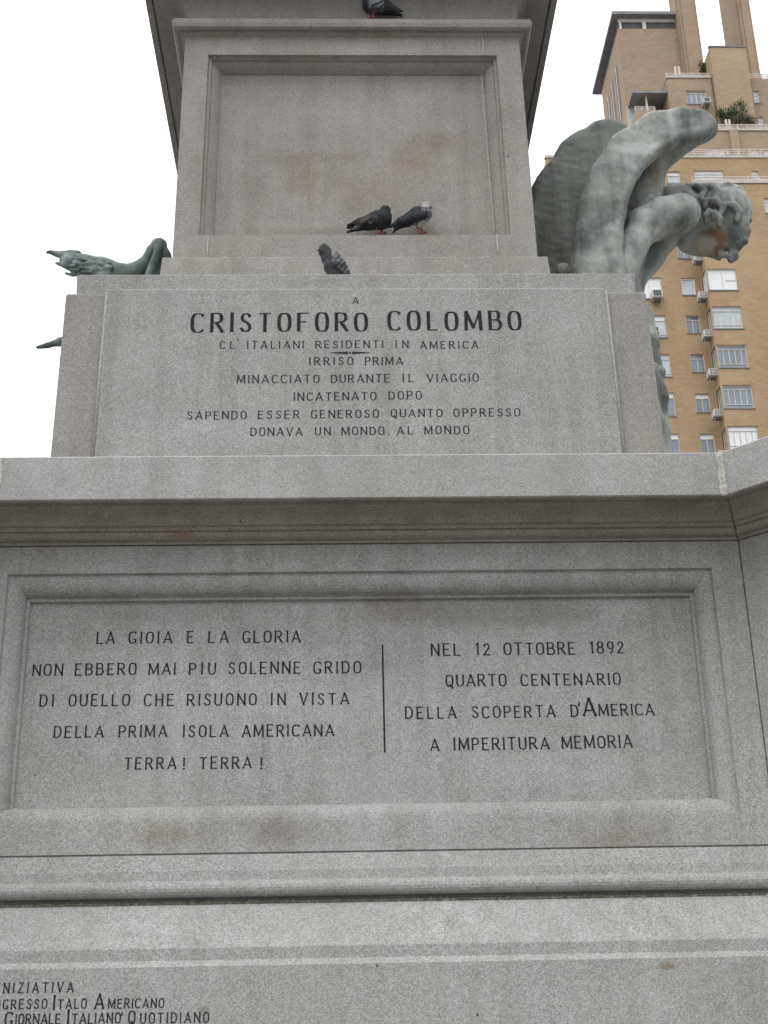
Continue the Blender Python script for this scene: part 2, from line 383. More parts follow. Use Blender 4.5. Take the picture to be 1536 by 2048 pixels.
# core behind the block
YC = YS+1.32                                                    # plan centre of the shaft
pl_t = hw((319.5, 511), (1089, 507.5), YS-.08); pl_b = hw((301, 549), (1106, 545), YS-.13)
core = MB().box(XM-pl_b, XM+pl_b, YB+1.0, YC+pl_b, zB, zst-.002); core.build('core', M_block, mon)
zpl = float(P(712, 509.5, YS-.08)[2])
sw_b = hw((341, 510), (1071, 507.5), YS); sw_t = hw((364, 79), (1032.5, 75.5), YS)
batter = .0
zsh0 = zpl; zsh1 = float(P(700, 77, YS)[2])
R0 = sw_b                                                        # half size of the square plan
sq = [(XM-R0, YC-R0), (XM+R0, YC-R0), (XM+R0, YC+R0), (XM-R0, YC+R0)]
YC2 = YS+R0; sq = [(x, y-YC+YC2) for x, y in sq]; YC = YC2
dpl = pl_b-R0
v, f, _ = sweep(sq, [(dpl, zst-.03), (dpl, zst+.002), (pl_t-R0+.004, zpl-.006), (pl_t-R0, zpl), (-.02, zpl)], True)
mk('shaft_plinth', v, f, M_shaft, mon)
# shaft body (front face separately, with its sunk panel)
dt = sw_t-R0
yt = YS-dt                                                       # battered front
v, f, _ = sweep(sq, [(0, zpl), (dt, zsh1)], True, skip={(0, 0)})
mk('shaft', v, f, M_shaft, mon)
def fy(z): return YS+(yt-YS)*(z-zpl)/(zsh1-zpl)
pz0 = float(P(705, 470, YS)[2]); pz1 = float(P(699, 110, fy(zsh1))[2])
pb = hw((393, 471), (1017, 469), fy(pz0)); ptp = hw((410, 111), (987, 109), fy(pz1))
def srect(i, dt_, db_, d):
    za, zb_ = pz0+db_, pz1-dt_
    return [(XM-pb+i, fy(za)+d, za), (XM+pb-i, fy(za)+d, za), (XM+ptp-i, fy(zb_)+d, zb_), (XM-ptp+i, fy(zb_)+d, zb_)]
rs = [[(XM-R0, YS, zpl), (XM+R0, YS, zpl), (XM+R0+dt, yt, zsh1), (XM-R0-dt, yt, zsh1)],
      srect(0, 0, 0, 0), srect(.004, .004, .001, .030), srect(.022, .012, .001, .034), srect(.026, .016, .002, .060)]
for kk in range(6):
    u = kk/5; rs.append(srect(.026+.055*u, .016+.050*u, .002+.002*u, .060+.062*u**1.6))
rs.append(srect(.083, .069, .004, .134)); v, f = rings(rs)
mk('shaft_panel', v, f, M_shaft, mon)
# string course, neck, overhanging cornice
b0 = dt
zs = lambda py, Y: float(P(700, py, Y)[2])
pr = [(b0, zsh1)]
ya = yt
z_a = zs(76.5, yt); oc = hw((338, 40), (1058.5, 38), yt-.09)-R0
pr = [(b0, zsh1), (b0+.006, zs(75, yt-.006)), (b0+.025, zs(69, yt-.025)), (b0+.03, zs(67.5, yt-.03)), (b0+.034, zs(63, yt-.034)),
      (oc-.028, zs(61, yt-.05)), (oc-.010, zs(55, yt-.07)), (oc, zs(46, yt-.085)), (oc-.002, zs(42, yt-.085)), (oc-.015, zs(38.2, yt-.07))]
zst2 = pr[-1][1]
on = hw((370, 37), (1027, 36), yt)-R0
pr.append((on, zst2+.012))
# side eave edge of the photograph: pick its depth, then its height and reach follow
e = P(290, 0, 7.78); oe = float(XM-e[0])-R0; ZE = float(e[2])
hN = ZE-zst2
for kk in range(1, 7):
    a = math.pi/2*kk/6; pr.append((on+.07*(1-math.cos(a)), zst2+.012+(hN-.05)*math.sin(a)))
ob = on+.07
pr += [(ob+.008, ZE-.036), (ob+.012, ZE-.012), (ob+.03, ZE-.004), (oe-.062, ZE), (oe-.060, ZE+.022), (oe-.048, ZE+.022), (oe-.046, ZE-.002), (oe-.004, ZE), (oe, ZE+.005), (oe+.02, ZE+.20), (oe-.2, ZE+.3)]
v, f, _ = sweep(sq, pr, True); kpr = len(pr); f.append([i*kpr+kpr-1 for i in range(4)])
mk('shaft_cornice', v, f, M_shaft, mon)

# ---- inscriptions: a stroke alphabet cut to the monument's lettering
def sup(cx, cy, rx, ry, a0, a1, n=18, e=.72):
    o = []
    for i in range(n+1):
        a = math.radians(a0+(a1-a0)*i/n); c, s = math.cos(a), math.sin(a)
        o.append((cx+rx*math.copysign(abs(c)**e, c), cy+ry*math.copysign(abs(s)**e, s)))
    return o
def bow(x, y0, y1, w, n=9): return [(0, y1)]+[(x+(w-x)*math.sin(math.pi*i/n)**.75, y1+(y0-y1)*(1-math.cos(math.pi*i/n))/2) for i in range(n+1)]+[(0, y0)]
G = {
 'A': (.74, [[(0, 0), (.37, 1)], [(.37, 1), (.74, 0)], [(.12, .30), (.62, .30)]]),
 'B': (.60, [[(0, 0), (0, 1)], bow(.30, .53, 1, .53), bow(.30, 0, .53, .60)]),
 'C': (.62, [sup(.34, .5, .34, .5, 42, 318, 22)]),
 'D': (.62, [[(0, 0), (0, 1)], bow(.24, 0, 1, .62, 12)]),
 'E': (.54, [[(0, 0), (0, 1)], [(0, 1), (.52, 1)], [(0, .52), (.42, .52)], [(0, 0), (.54, 0)]]),
 'F': (.54, [[(0, 0), (0, 1)], [(0, 1), (.54, 1)], [(0, .52), (.40, .52)]]),
 'G': (.62, [sup(.34, .5, .34, .5, 42, 318, 22), [(.60, .10), (.60, .36)], [(.44, .36), (.62, .36)]]),
 'H': (.62, [[(0, 0), (0, 1)], [(.62, 0), (.62, 1)], [(0, .52), (.62, .52)]]),
 'I': (.06, [[(.03, 0), (.03, 1)]]),
 'L': (.50, [[(0, 1), (0, 0)], [(0, 0), (.50, 0)]]),
 'M': (.86, [[(0, 0), (.04, 1)], [(.04, 1), (.43, .12)], [(.43, .12), (.82, 1)], [(.82, 1), (.86, 0)]]),
 'N': (.66, [[(0, 0), (0, 1)], [(0, 1), (.66, 0)], [(.66, 0), (.66, 1)]]),
 'O': (.62, [sup(.31, .5, .31, .5, 90, 450, 26)+sup(.31, .5, .31, .5, 90, 104, 1)]),
 'P': (.56, [[(0, 0), (0, 1)], bow(.28, .46, 1, .56)]),
 'Q': (.64, [sup(.31, .5, .31, .5, 90, 450, 26), [(.30, .16), (.62, -.16)]]),
 'R': (.62, [[(0, 0), (0, 1)], bow(.28, .50, 1, .55), [(.26, .50), (.62, 0)]]),
 'S': (.54, [[(.50, .82), (.44, .94), (.29, 1), (.12, .95), (.05, .80), (.08, .64), (.24, .54), (.40, .45), (.50, .32), (.50, .17), (.42, .05), (.27, 0), (.10, .04), (.01, .18)]]),
 'T': (.64, [[(.32, 0), (.32, 1)], [(0, 1), (.64, 1)]]),
 'U': (.60, [[(0, 1), (0, .28), (.04, .12), (.14, .02), (.30, 0), (.46, .02), (.56, .12), (.60, .28), (.60, 1)]]),
 'V': (.70, [[(0, 1), (.35, 0)], [(.35, 0), (.70, 1)]]),
 'Z': (.58, [[(.02, 1), (.56, 1)], [(.56, 1), (0, 0)], [(0, 0), (.58, 0)]]),
 '1': (.22, [[(0, .84), (.16, 1)], [(.16, 1), (.16, 0)]]),
 '2': (.54, [[(.03, .78), (.08, .93), (.25, 1), (.42, .94), (.49, .78), (.44, .60), (.25, .36), (0, 0)], [(0, 0), (.54, 0)]]),
 '8': (.54, [sup(.27, .75, .22, .25, 90, 450, 18, .9), sup(.27, .27, .27, .27, 90, 450, 18, .9)]),
 '9': (.54, [sup(.27, .70, .25, .30, 0, 360, 18, .9), [(.52, .70), (.50, .40), (.40, .14), (.20, 0)]]),
 '!': (.06, [[(.03, .30), (.03, 1)], [(.03, -.01), (.03, .08)]]),
 "'": (.05, [[(0, .78), (.05, 1.05)]]),
 ',': (.06, [[(.05, .04), (0, -.16)]]),
}
def ribbon(vv, ff, pts, to_w, thick, thin, flare, lift):
    pts = [Vector(p) for p in pts]
    d = []; L = [0]
    for a, b_ in zip(pts[:-1], pts[1:]): L.append(L[-1]+(b_-a).length)
    closed = (pts[0]-pts[-1]).length < .02
    # flared stroke ends
    if not closed and len(pts) == 2 and L[-1] > .2:
        a, b_ = pts; pts = [a, a+(b_-a)*min(.3, .14/L[-1]), b_+(a-b_)*min(.3, .14/L[-1]), b_]
        fl = [flare, 1, 1, flare]
    else: fl = [1]*len(pts); 
    if not closed and len(pts) > 4: fl[0] = fl[-1] = flare
    n0 = len(vv)
    for i, p in enumerate(pts):
        t = (pts[min(i+1, len(pts)-1)]-pts[max(i-1, 0)]).normalized()
        ang = abs(t.y)
        if t.x*t.y < -.08 and abs(t.x) < .9: wgt = ang*1.0            # falling diagonals are the fat ones
        elif abs(t.x) > .2 and t.x*t.y > .08 and len(pts) <= 4: wgt = ang*.35
        else: wgt = ang**1.5
        w_ = (thin+(thick-thin)*wgt)*fl[i]/2
        nrm = Vector((-t.y, t.x))
        ex = t*(thin*.45 if (i == len(pts)-1 and not closed) else (-thin*.45 if (i == 0 and not closed) else 0))
        for sg in (1, -1): vv.append(to_w(p+ex+nrm*w_*sg, lift))
        if i: n = n0+2*i; ff.append((n-2, n-1, n+1, n))
def serif(vv, ff, pts, to_w, size, th, lift):
    if len(pts) != 2 or abs(pts[0][1]-pts[1][1]) < .5: return
    for a, b_ in ((pts[0], pts[1]), (pts[1], pts[0])):
        if .15 < a[1] < .85: continue
        y0 = a[1]; up = 1 if b_[1] > a[1] else -1; n = len(vv)
        for dx, dy in ((-size, 0), (size, 0), (size*.75, up*th), (-size*.75, up*th)): vv.append(to_w(Vector((a[0]+dx, y0+dy)), lift))
        ff.append((n, n+1, n+2, n+3) if up > 0 else (n+3, n+2, n+1, n))
def word(vv, ff, txt, x0, x1, yb0, yb1, cap, Y, thick, thin, flare=1.25, track=None, wide=1.0):
    """one word between two photo columns on plane Y; cap = letter height in photo pixels"""
    A = P(x0, yb0, Y); B = P(x1, yb1, Y); T = P((x0+x1)/2, (yb0+yb1)/2-cap, Y)
    h = float(T[2]-(A[2]+B[2])/2); width = float(B[0]-A[0]); slope = float(B[2]-A[2])/max(width, 1e-6)*.5
    nat = sum(G[c][0] for c in txt); n = len(txt)
    s = h*wide
    gap = (width-nat*s)/max(1, n-1) if n > 1 else 0
    if n > 1 and gap < .10*h: s = (width-.16*h*(n-1))/nat; gap = .16*h
    x = float(A[0])
    for ci, c in enumerate(txt):
        jx, jy, js = random.uniform(-.012, .012)*h, random.uniform(-.015, .015)*h, random.uniform(.97, 1.03)
        xo = x
        def to_w(p, lift, xo=xo, jx=jx, jy=jy, js=js):
            X = xo+jx+p.x*s; return (X, Y-.0012-lift, float(A[2])+slope*(X-float(A[0]))+jy+p.y*h*js)
        for k2, pts in enumerate(G[c][1]): serif(vv, ff, pts, to_w, .115, .055, .0006+.0003*k2); ribbon(vv, ff, [(p[0], p[1]) for p in pts], to_w, thick*h/s if s < h else thick, thin, flare, .0002*(ci % 2)+.0003*k2)
        x += G[c][0]*s+gap
def line(words, cap, Y, thick=.142, thin=.085, flare=1.2, wide=.98):
    for wv in words:
        vv = []; ff = []
        word(vv, ff, wv[0], wv[1], wv[2], wv[3], wv[4], wv[5] if len(wv) > 5 else cap, Y, thick, thin, flare, wide=wide)
        mk('inscription_word' if len(wv[0]) > 1 else 'inscription_letter', vv, ff, M_letter, mon)
YBL = YB
line([('A', 706, 716, 607, 607)], 12, YBL)
line([('CRISTOFORO', 384, 733, 664, 661), ('COLOMBO', 778, 1041, 660.5, 659.5)], 36.5, YBL, .165, .055, 1.0, .82)
line([('CL', 440, 469, 697, 697), ("'", 475, 478, 692, 692), ('ITALIANI', 495, 607, 697, 696), ('RESIDENTI', 632, 766, 696, 695.5), ('IN', 792, 816, 695.5, 695.5), ('AMERICA', 841, 956, 697, 696)], 14, YBL)
line([('IRRISO', 619, 706, 729.5, 729.5), ('PRIMA', 731, 805, 729.5, 729)], 14.5, YBL)
line([('MINACCIATO', 475, 638, 766, 765), ('DURANTE', 663, 779, 765, 763.5), ('IL', 806, 827, 763.5, 763.5), ('VIAGGIO', 855, 957, 763.5, 763)], 15, YBL)
line([('INCATENATO', 588, 752, 801, 799), ('DOPO', 778, 843, 798.5, 798)], 15, YBL)
line([('SAPENDO', 375, 492, 838.5, 837.5), ('ESSER', 517, 598, 837, 836.5), ('GENEROSO', 623, 757, 836, 834.5), ('QUANTO', 783, 884, 834, 833), ('OPPRESSO', 908, 1040, 833, 831.5)], 15, YBL)
line([('DONAVA', 502, 604, 871, 870.5), ('UN', 631, 660, 870, 870), ('MONDO', 684, 768, 869.5, 869), (',', 777, 779, 869, 869), ('AL', 795, 825, 868.5, 868), ('MONDO', 850, 938, 868, 867)], 15, YBL)
vv = []; ff = []                                                  # small ornament under the dedication
def dia(x0, x1, y, h0, h1):
    n = len(vv); vv.extend([tuple(P(x0, y-h0, YBL-.0015)), tuple(P(x0, y+h0, YBL-.0015)), tuple(P(x1, y+h1, YBL-.0015)), tuple(P(x1, y-h1, YBL-.0015))]); ff.append((n, n+1, n+2, n+3))
dia(660, 696, 705.4, .3, 2.6); dia(704.5, 741, 705.2, 2.6, .3)
n = len(vv); c = P(700.2, 705.3, YBL-.0015); rd = .0065
vv += [(c[0]+rd*math.cos(a), c[1], c[2]+rd*math.sin(a)) for a in [2*math.pi*i/10 for i in range(10)]]; ff.append(tuple(range(n, n+10)))
mk('ornament', vv, ff, M_letter, mon)
L = lambda w, c=22: line(w, c, YP, .142, .092, 1.2, .91)
L([('LA', 194, 228, 1287, 1286.5), ('GIOIA', 258, 343, 1286.5, 1286), ('E', 375, 390, 1285.5, 1285.5), ('LA', 418, 456, 1285, 1285), ('GLORIA', 486, 600, 1285, 1284)])
L([('NON', 66, 124, 1351, 1350.5), ('EBBERO', 151, 271, 1350, 1349), ('MAI', 298, 350, 1349, 1348.5), ('PIU', 379, 430, 1348.5, 1348), ('SOLENNE', 458, 600, 1347.5, 1346.5), ('GRIDO', 628, 721, 1346.5, 1345.5)])
L([('DI', 80, 106, 1412.5, 1412), ('OUELLO', 138, 258, 1412, 1411), ('CHE', 289, 346, 1411.5, 1411), ('RISUONO', 375, 512, 1410.5, 1409.5), ('IN', 543, 570, 1409.5, 1409), ('VISTA', 600, 697, 1409, 1408)])
L([('DELLA', 108, 206, 1475, 1474), ('PRIMA', 238, 333, 1474, 1473.5), ('ISOLA', 367, 456, 1473.5, 1473), ('AMERICANA', 485, 667, 1473, 1471.5)])
L([('TERRA', 249, 351, 1538, 1537.5), ('!', 367, 370, 1538, 1538), ('TERRA', 400, 502, 1537, 1536.5), ('!', 522, 525, 1537, 1537)])
L([('NEL', 864, 920, 1311, 1310.5), ('12', 953, 980, 1309.5, 1309.5), ('OTTOBRE', 1009, 1150, 1309, 1308.5), ('1892', 1182, 1248, 1306.5, 1306)], 22.5)
L([('QUARTO', 893, 1012, 1372.5, 1371), ('CENTENARIO', 1043, 1241, 1371, 1368.5)])
L([('DELLA', 812, 912, 1437, 1436), ('SCOPERTA', 945, 1110, 1435.5, 1433.5), ('D', 1143, 1154, 1432.5, 1432.5), ("'", 1159, 1163, 1431, 1431, 24), ('A', 1168, 1191, 1431.5, 1431.5, 34), ('MERICA', 1199, 1308, 1431, 1429.5)])
L([('A', 862, 877, 1501, 1501), ('IMPERITURA', 909, 1098, 1500, 1497.5), ('MEMORIA', 1125, 1264, 1496.5, 1494)], 23)
vv = []; ff = []
a, b_ = P(765, 1290, YP), P(769.5, 1505, YP); w_ = .0042
mk('divider_line', [(a[0]-w_, YP-.0015, a[2]), (a[0]+w_, YP-.0015, a[2]), (b_[0]+w_, YP-.0015, b_[2]), (b_[0]-w_, YP-.0015, b_[2])], [(3, 2, 1, 0)], M_letter, mon)
YPL = 6.50
def L2(w, c): line(w, c, YPL, .145, .11, 1.3, .85)
L2([('INIZIATIVA', -3, 146, 1986, 1984)], 19)
L2([('PROGRESSO', -42, 93, 2018.5, 2017), ('I', 107, 109, 2019, 2019, 27), ('TALO', 116, 172, 2017.5, 2016.5), ('A', 190, 211, 2017, 2017, 28), ('MERICANO', 217, 327, 2016.5, 2015)], 18)
L2([('G', 10, 24, 2052, 2052, 27), ('IORNALE', 31, 120, 2048.5, 2047.5), ('I', 135, 137, 2048.5, 2048.5, 28), ('TALIANO', 144, 240, 2047, 2046), ("'", 243, 247, 2046, 2046), ('Q', 257, 274, 2047, 2047, 24), ('UOTIDIANO', 281, 417, 2046.5, 2044)], 19.5)

# bird droppings and mortar runs on the ledges
vv = []; ff = []
def splat(px, py, Y, w, h, n=9):
    c = P(px, py, Y); b0_ = len(vv)
    for i in range(n):
        a = 2*math.pi*i/n; r_ = random.uniform(.6, 1.2)
        vv.append((c[0]+w*r_*math.cos(a), c[1]-.003, c[2]+h*r_*math.sin(a)))
    ff.append(tuple(range(b0_, b0_+n)))
    mk('bird_dropping', vv[b0_:], [tuple(range(n))], M_drop, mon)
for x, y, w_, h_ in ((487, 510, .010, .006), (494, 526, .006, .010), (626, 509, .010, .005), (713, 526, .004, .020), (772, 526, .004, .012), (786, 541, .007, .008), (748, 543, .006, .010), (1067, 540, .006, .01), (930, 535, .003, .02), (870, 542, .006, .006), (895, 543, .006, .006), (980, 530, .003, .016)):
    splat(x, y, YS-.11, w_*.6, h_*.8)
for pl in ([(416, 471), (415.5, 485), (415, 497), (414.5, 509)], [(993, 468), (994, 480), (995, 492), (995, 504)]):
    joint(pl, YS-.006, .008, M_mortar, 'mortar_joint')
joint([(964, 66), (965.5, 82), (967, 106)], yt-.012, .006, M_mortar, 'mortar_joint')
joint([(437, 148), (432, 230), (427, 310), (423, 390), (420, 440), (417, 468)], YS+.118, .0035, M_mortar, 'mortar_joint')
joint([(963, 145), (969, 230), (976, 320), (983, 400), (988, 464)], YS+.118, .0035, M_mortar, 'mortar_joint')

# ------------------------------------------------------------------ sculpted forms: signed distance fields meshed with surface nets
def surface_nets(f, org, h):
    ins = f < 0
    nx, ny, nz = f.shape
    c = [ins[i:nx-1+i, j:ny-1+j, k:nz-1+k] for i in (0, 1) for j in (0, 1) for k in (0, 1)]
    cnt = sum(x.astype(np.int8) for x in c); act = (cnt > 0) & (cnt < 8)
    I = np.argwhere(act); idx = -np.ones(act.shape, np.int64); idx[act] = np.arange(len(I))
    off = [(i, j, k) for i in (0, 1) for j in (0, 1) for k in (0, 1)]
    val = [f[I[:, 0]+o[0], I[:, 1]+o[1], I[:, 2]+o[2]] for o in off]
    acc = np.zeros((len(I), 3)); num = np.zeros(len(I))
    for a in range(8):
        for b2 in range(a+1, 8):
            if sum(abs(x-y) for x, y in zip(off[a], off[b2])) != 1: continue
            m = (val[a] < 0) != (val[b2] < 0); t = np.where(m, val[a]/(val[a]-val[b2]+1e-12), 0)
            p = np.array(off[a])[None]+t[:, None]*(np.array(off[b2])-np.array(off[a]))[None]
            acc += p*m[:, None]; num += m
    V = (I+acc/num[:, None])*h+np.array(org)
    Fs = []
    for ax in range(3):
        a1, a2 = [(1, 2), (2, 0), (0, 1)][ax]
        s0 = [slice(1, -1)]*3; s1 = [slice(1, -1)]*3; s0[ax] = slice(0, -1); s1[ax] = slice(1, None)
        A = ins[tuple(s0)]; B = ins[tuple(s1)]
        E = np.argwhere(A != B); base = E.copy(); base[:, a1] += 1; base[:, a2] += 1
        flip = A[tuple(E.T)]
        def at(d1, d2):
            q_ = base.copy(); q_[:, a1] -= d1; q_[:, a2] -= d2; return idx[tuple(q_.T)]
        q4 = np.stack([at(1, 1), at(0, 1), at(0, 0), at(1, 0)], 1)
        q4[~flip] = q4[~flip][:, ::-1]; Fs.append(q4)
    return V, np.concatenate(Fs)
def smin(a, b2, k):
    h = np.clip(.5+.5*(b2-a)/k, 0, 1); return b2+(a-b2)*h-k*h*(1-h)
class SDF:
    def __init__(s, lo, hi, h):
        s.h = h; s.org = np.array(lo, float); n = [int((b2-a)/h)+2 for a, b2 in zip(lo, hi)]; s.n = n
        s.ax = [np.float32(s.org[i]+h*np.arange(n[i])) for i in range(3)]
        s.f = np.full(n, 9.0, np.float32)
    def box(s, lo, hi):
        sl_ = tuple(slice(max(0, int((lo[i]-s.org[i])/s.h)), max(0, min(s.n[i], int((hi[i]-s.org[i])/s.h)+2))) for i in range(3))
        return sl_, [s.ax[0][sl_[0]][:, None, None], s.ax[1][sl_[1]][None, :, None], s.ax[2][sl_[2]][None, None, :]]
    @staticmethod
    def dcap(G3, a, b2, ra, rb):
        X_, Y_, Z_ = G3; a = np.asarray(a, np.float32); d = np.asarray(b2, np.float32)-a; L2_ = float(d@d)+1e-9
        t = np.clip(((X_-a[0])*d[0]+(Y_-a[1])*d[1]+(Z_-a[2])*d[2])/L2_, 0, 1)
        return np.sqrt((X_-a[0]-t*d[0])**2+(Y_-a[1]-t*d[1])**2+(Z_-a[2]-t*d[2])**2)-(ra+t*(rb-ra))
    def put(s, sl_, d, k, neg=False):
        if d.size == 0: return
        if neg: s.f[sl_] = -smin(-s.f[sl_], d, max(k, 1e-4))
        else: s.f[sl_] = smin(s.f[sl_], d, k) if k > 0 else np.minimum(s.f[sl_], d)
    def caps(s, W_, k, kj=.02, neg=False):
        """W_: list of (world point, radius): a chain of tapering capsules"""
        pad = max(k, kj)+4*s.h; p_ = np.array([w[0] for w in W_]); r_ = np.array([w[1] for w in W_])[:, None]
        sl_, G3 = s.box((p_-r_).min(0)-pad, (p_+r_).max(0)+pad); d = None
        if len(W_) == 1: d = s.dcap(G3, W_[0][0], W_[0][0], W_[0][1], W_[0][1])
        for (a, ra), (b2, rb) in zip(W_[:-1], W_[1:]):
            c_ = s.dcap(G3, a, b2, ra, rb); d = c_ if d is None else smin(d, c_, kj)
        s.put(sl_, d, k, neg)
    def ell(s, c, r, R3, k):
        m_ = max(r)+k+4*s.h; sl_, G3 = s.box(np.array(c)-m_, np.array(c)+m_)
        q_ = np.stack(np.broadcast_arrays(G3[0]-c[0], G3[1]-c[1], G3[2]-c[2]), -1) @ np.asarray(R3, np.float32).T
        r = np.asarray(r, np.float32); k0 = np.sqrt(((q_/r)**2).sum(-1)); k1 = np.sqrt(((q_/(r*r))**2).sum(-1))+1e-6
        s.put(sl_, k0*(k0-1)/k1, k)
    def rough(s, amp, sc_, n=10, seed=0):
        r_ = np.random.default_rng(seed); I_ = np.argwhere(np.abs(s.f) < amp*4+s.h*2); x, y, z = (s.ax[i][I_[:, i]] for i in range(3)); acc = np.zeros_like(x)
        for i in range(n):
            d = r_.normal(size=3); d *= sc_*r_.uniform(.6, 1.6)/np.linalg.norm(d); acc += np.sin(d[0]*x+d[1]*y+d[2]*z+r_.uniform(0, 6.3)+1.2*np.sin(.7*(d[1]*x+d[2]*y+d[0]*z)))
        s.f[I_[:, 0], I_[:, 1], I_[:, 2]] += amp*acc/math.sqrt(n)
    @staticmethod
    def px(pts):
        o = []
        for p in pts: A = P(*p[:3]); o.append((A, p[3]*dep(A)/F))
        return o
    def chain(s, pts, k, kj=.02): s.caps(s.px(pts), k, kj)          # pts: (px, py, Y, radius in photo px)
    def carve(s, pts, k=.012): s.caps(s.px(pts), k, .01, True)
    def ball(s, px, py, Y, r_, k): s.chain([(px, py, Y, r_)], k)
    def mesh(s, name, mat, parent, mats=None):
        V, Fc = surface_nets(s.f, s.org, s.h); return mk(name, V, Fc, mat, parent, True)
def bounds(pts, pad):
    a = np.array([P(*p[:3]) for p in pts]); return a.min(0)-pad, a.max(0)+pad

# statue materials
def statue_mat(name, dark, light, stains_shade=None, streak=1.0, seed=0):
    m, t, b = new_mat(name); q = NT(t)
    a = q.noise(2.6, 7, .6); st = q.noise(1, 6, .65, q.scale(q.pos, 8, 8, 1.1))
    f_ = q.math('MULTIPLY_ADD', st, .34*streak, q.math('MULTIPLY', a, 1-.34*streak))
    c = q.mix(q.ramp(f_, .40, .60), dark, light)
    c = q.mix(q.ramp(q.noise(26, 5, .75), .60, .76, 0, .7), c, [x*.42 for x in dark])
    c = q.mix(q.ramp(q.noise(2.2, 4), .5, .7, 0, .35), c, (.22, .27, .235))
    if stains_shade is not None:
        for ce, rad, sc_, col, amt in stains_shade: c = q.mix(q.math('MULTIPLY', q.blob(ce, rad, .35, .22, sc_), amt), c, col)
    q.link(c, b.inputs['Base Color']); b.inputs['Roughness'].default_value = .7; b.inputs['Specular IOR Level'].default_value = .35
    q.bump(q.math('ADD', q.noise(55, 4, .65), q.math('MULTIPLY', q.noise(18, 4), 1.2)), .45, .010, b)
    return m
AY = 8.75
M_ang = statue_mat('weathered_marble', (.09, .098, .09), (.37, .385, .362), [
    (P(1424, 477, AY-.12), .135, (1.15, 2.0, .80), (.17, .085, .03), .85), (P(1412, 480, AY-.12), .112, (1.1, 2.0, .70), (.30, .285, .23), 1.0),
    (P(1385, 384, 8.66), .16, (1.0, 1.5, .36), (.05, .055, .05), .8), (P(1452, 380, 8.7), .14, (1.0, 1.5, .32), (.055, .06, .055), .7), (P(1310, 700, 8.3), .12, (.9, 2, 1.2), (.05, .06, .04), .8), (P(1320, 795, 8.3), .12, (.9, 2, 1.4), (.05, .055, .04), .75), (P(1345, 452, 8.1), .16, (1.1, 3, .6), (.085, .092, .085), .6), (P(1208, 480, 8.0), .10, (.8, 3, 1.5), (.50, .52, .49), .45), (P(1290, 262, 8.0), .16, (1.6, 3, .5), (.50, .52, .50), .5),  # leading pair paints the shade under the hair curls into the marble
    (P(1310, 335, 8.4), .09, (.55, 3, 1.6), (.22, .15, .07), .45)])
M_angd = statue_mat('grimy_shaded_marble', (.075, .08, .07), (.16, .17, .155), None, 1.4)  # far wing: grime plus its shadow, both put into a darker marble
M_eag = statue_mat('green_bronze', (.05, .068, .065), (.28, .34, .33), None, 1.0)

ang = thing('angel_statue', 'weathered grey winged statue bowing its curly head, perched right of the pedestal shaft', 'statue', tuple(map(float, (P(1240, 600, 8.7)[0], 8.7, ZCOR))))
pts = [(1040, 200, 8.2), (1540, 200, 8.2), (1230, 960, 8.2), (1400, 960, 8.2), (1300, 500, 9.2), (1180, 930, 9.2)]
lo, hi = bounds(pts, .12); lo = (float(P(1150, 500, 8.6)[0]), 8.02, ZCOR-.01); hi = (float(P(1520, 430, 8.9)[0]), 9.35, float(P(1400, 355, 8.8)[2])+.05)
S = SDF(lo, hi, .0095)
# torso, lower body and drapery
S.chain([(1312, 440, 8.85, 60), (1266, 494, 8.85, 62), (1222, 545, 8.85, 64), (1215, 640, 8.8, 72), (1230, 760, 8.75, 80), (1240, 900, 8.7, 92)], 0, .1)
S.chain([(1268, 640, 8.42, 40), (1268, 690, 8.4, 47), (1276, 740, 8.4, 47), (1285, 795, 8.4, 49), (1288, 870, 8.4, 51), (1290, 940, 8.4, 55)], .05, .03)
for a in ([(1300, 655, 8.36, 10), (1308, 690, 8.34, 11), (1307, 722, 8.34, 9)], [(1306, 722, 8.32, 10), (1322, 744, 8.30, 9), (1326, 752, 8.30, 5)], [(1318, 760, 8.32, 9), (1325, 795, 8.30, 12), (1324, 832, 8.32, 10)], [(1330, 838, 8.34, 9), (1331, 900, 8.32, 9)], [(1303, 735, 8.22, 12), (1312, 835, 8.22, 12)]):
    S.chain(a, .015)
# shoulder and the arm
S.chain([(1350, 415, 8.72, 44), (1320, 452, 8.8, 50)], .06)
S.chain([(1361, 428, 8.5, 41), (1318, 438, 8.46, 40), (1286, 452, 8.42, 35), (1264, 492, 8.38, 29), (1250, 545, 8.36, 25), (1240, 640, 8.36, 30)], .03, .05)
# neck and head
S.chain([(1345, 425, 8.75, 46), (1408, 440, 8.8, 45)], .07)
HY = 8.78
def E_(px, py, Y, rx, ry, rz, k, rot=0):
    c = P(px, py, Y); s_ = dep(c)/F; ca, sa = math.cos(rot), math.sin(rot)
    S.ell(c, (rx*s_, ry*s_, rz*s_), [[ca, 0, sa], [0, 1, 0], [-sa, 0, ca]], k)
E_(1446, 424, HY, 57, 52, 54, .03)
S.chain([(1458, 458, HY-.02, 40), (1425, 474, HY, 38), (1392, 484, HY, 27)], .04)
S.chain([(1374, 486, HY, 19), (1405, 494, HY, 17), (1428, 494, HY, 22)], .03)            # jaw
S.chain([(1482, 468, HY-.03, 17), (1470, 490, HY-.03, 16)], .03)                        # brow
S.chain([(1468, 488, HY-.02, 11), (1466, 512, HY-.02, 10), (1462, 519, HY-.02, 7.5)], .014)   # nose
S.chain([(1452, 511, HY-.04, 6), (1440, 509, HY-.04, 7)], .012)                         # lips
S.chain([(1438, 515, HY, 6.5), (1428, 508, HY, 9)], .015)
def cut(px, py, Y, r_, k=.02): S.carve([(px, py, Y, r_)], k)
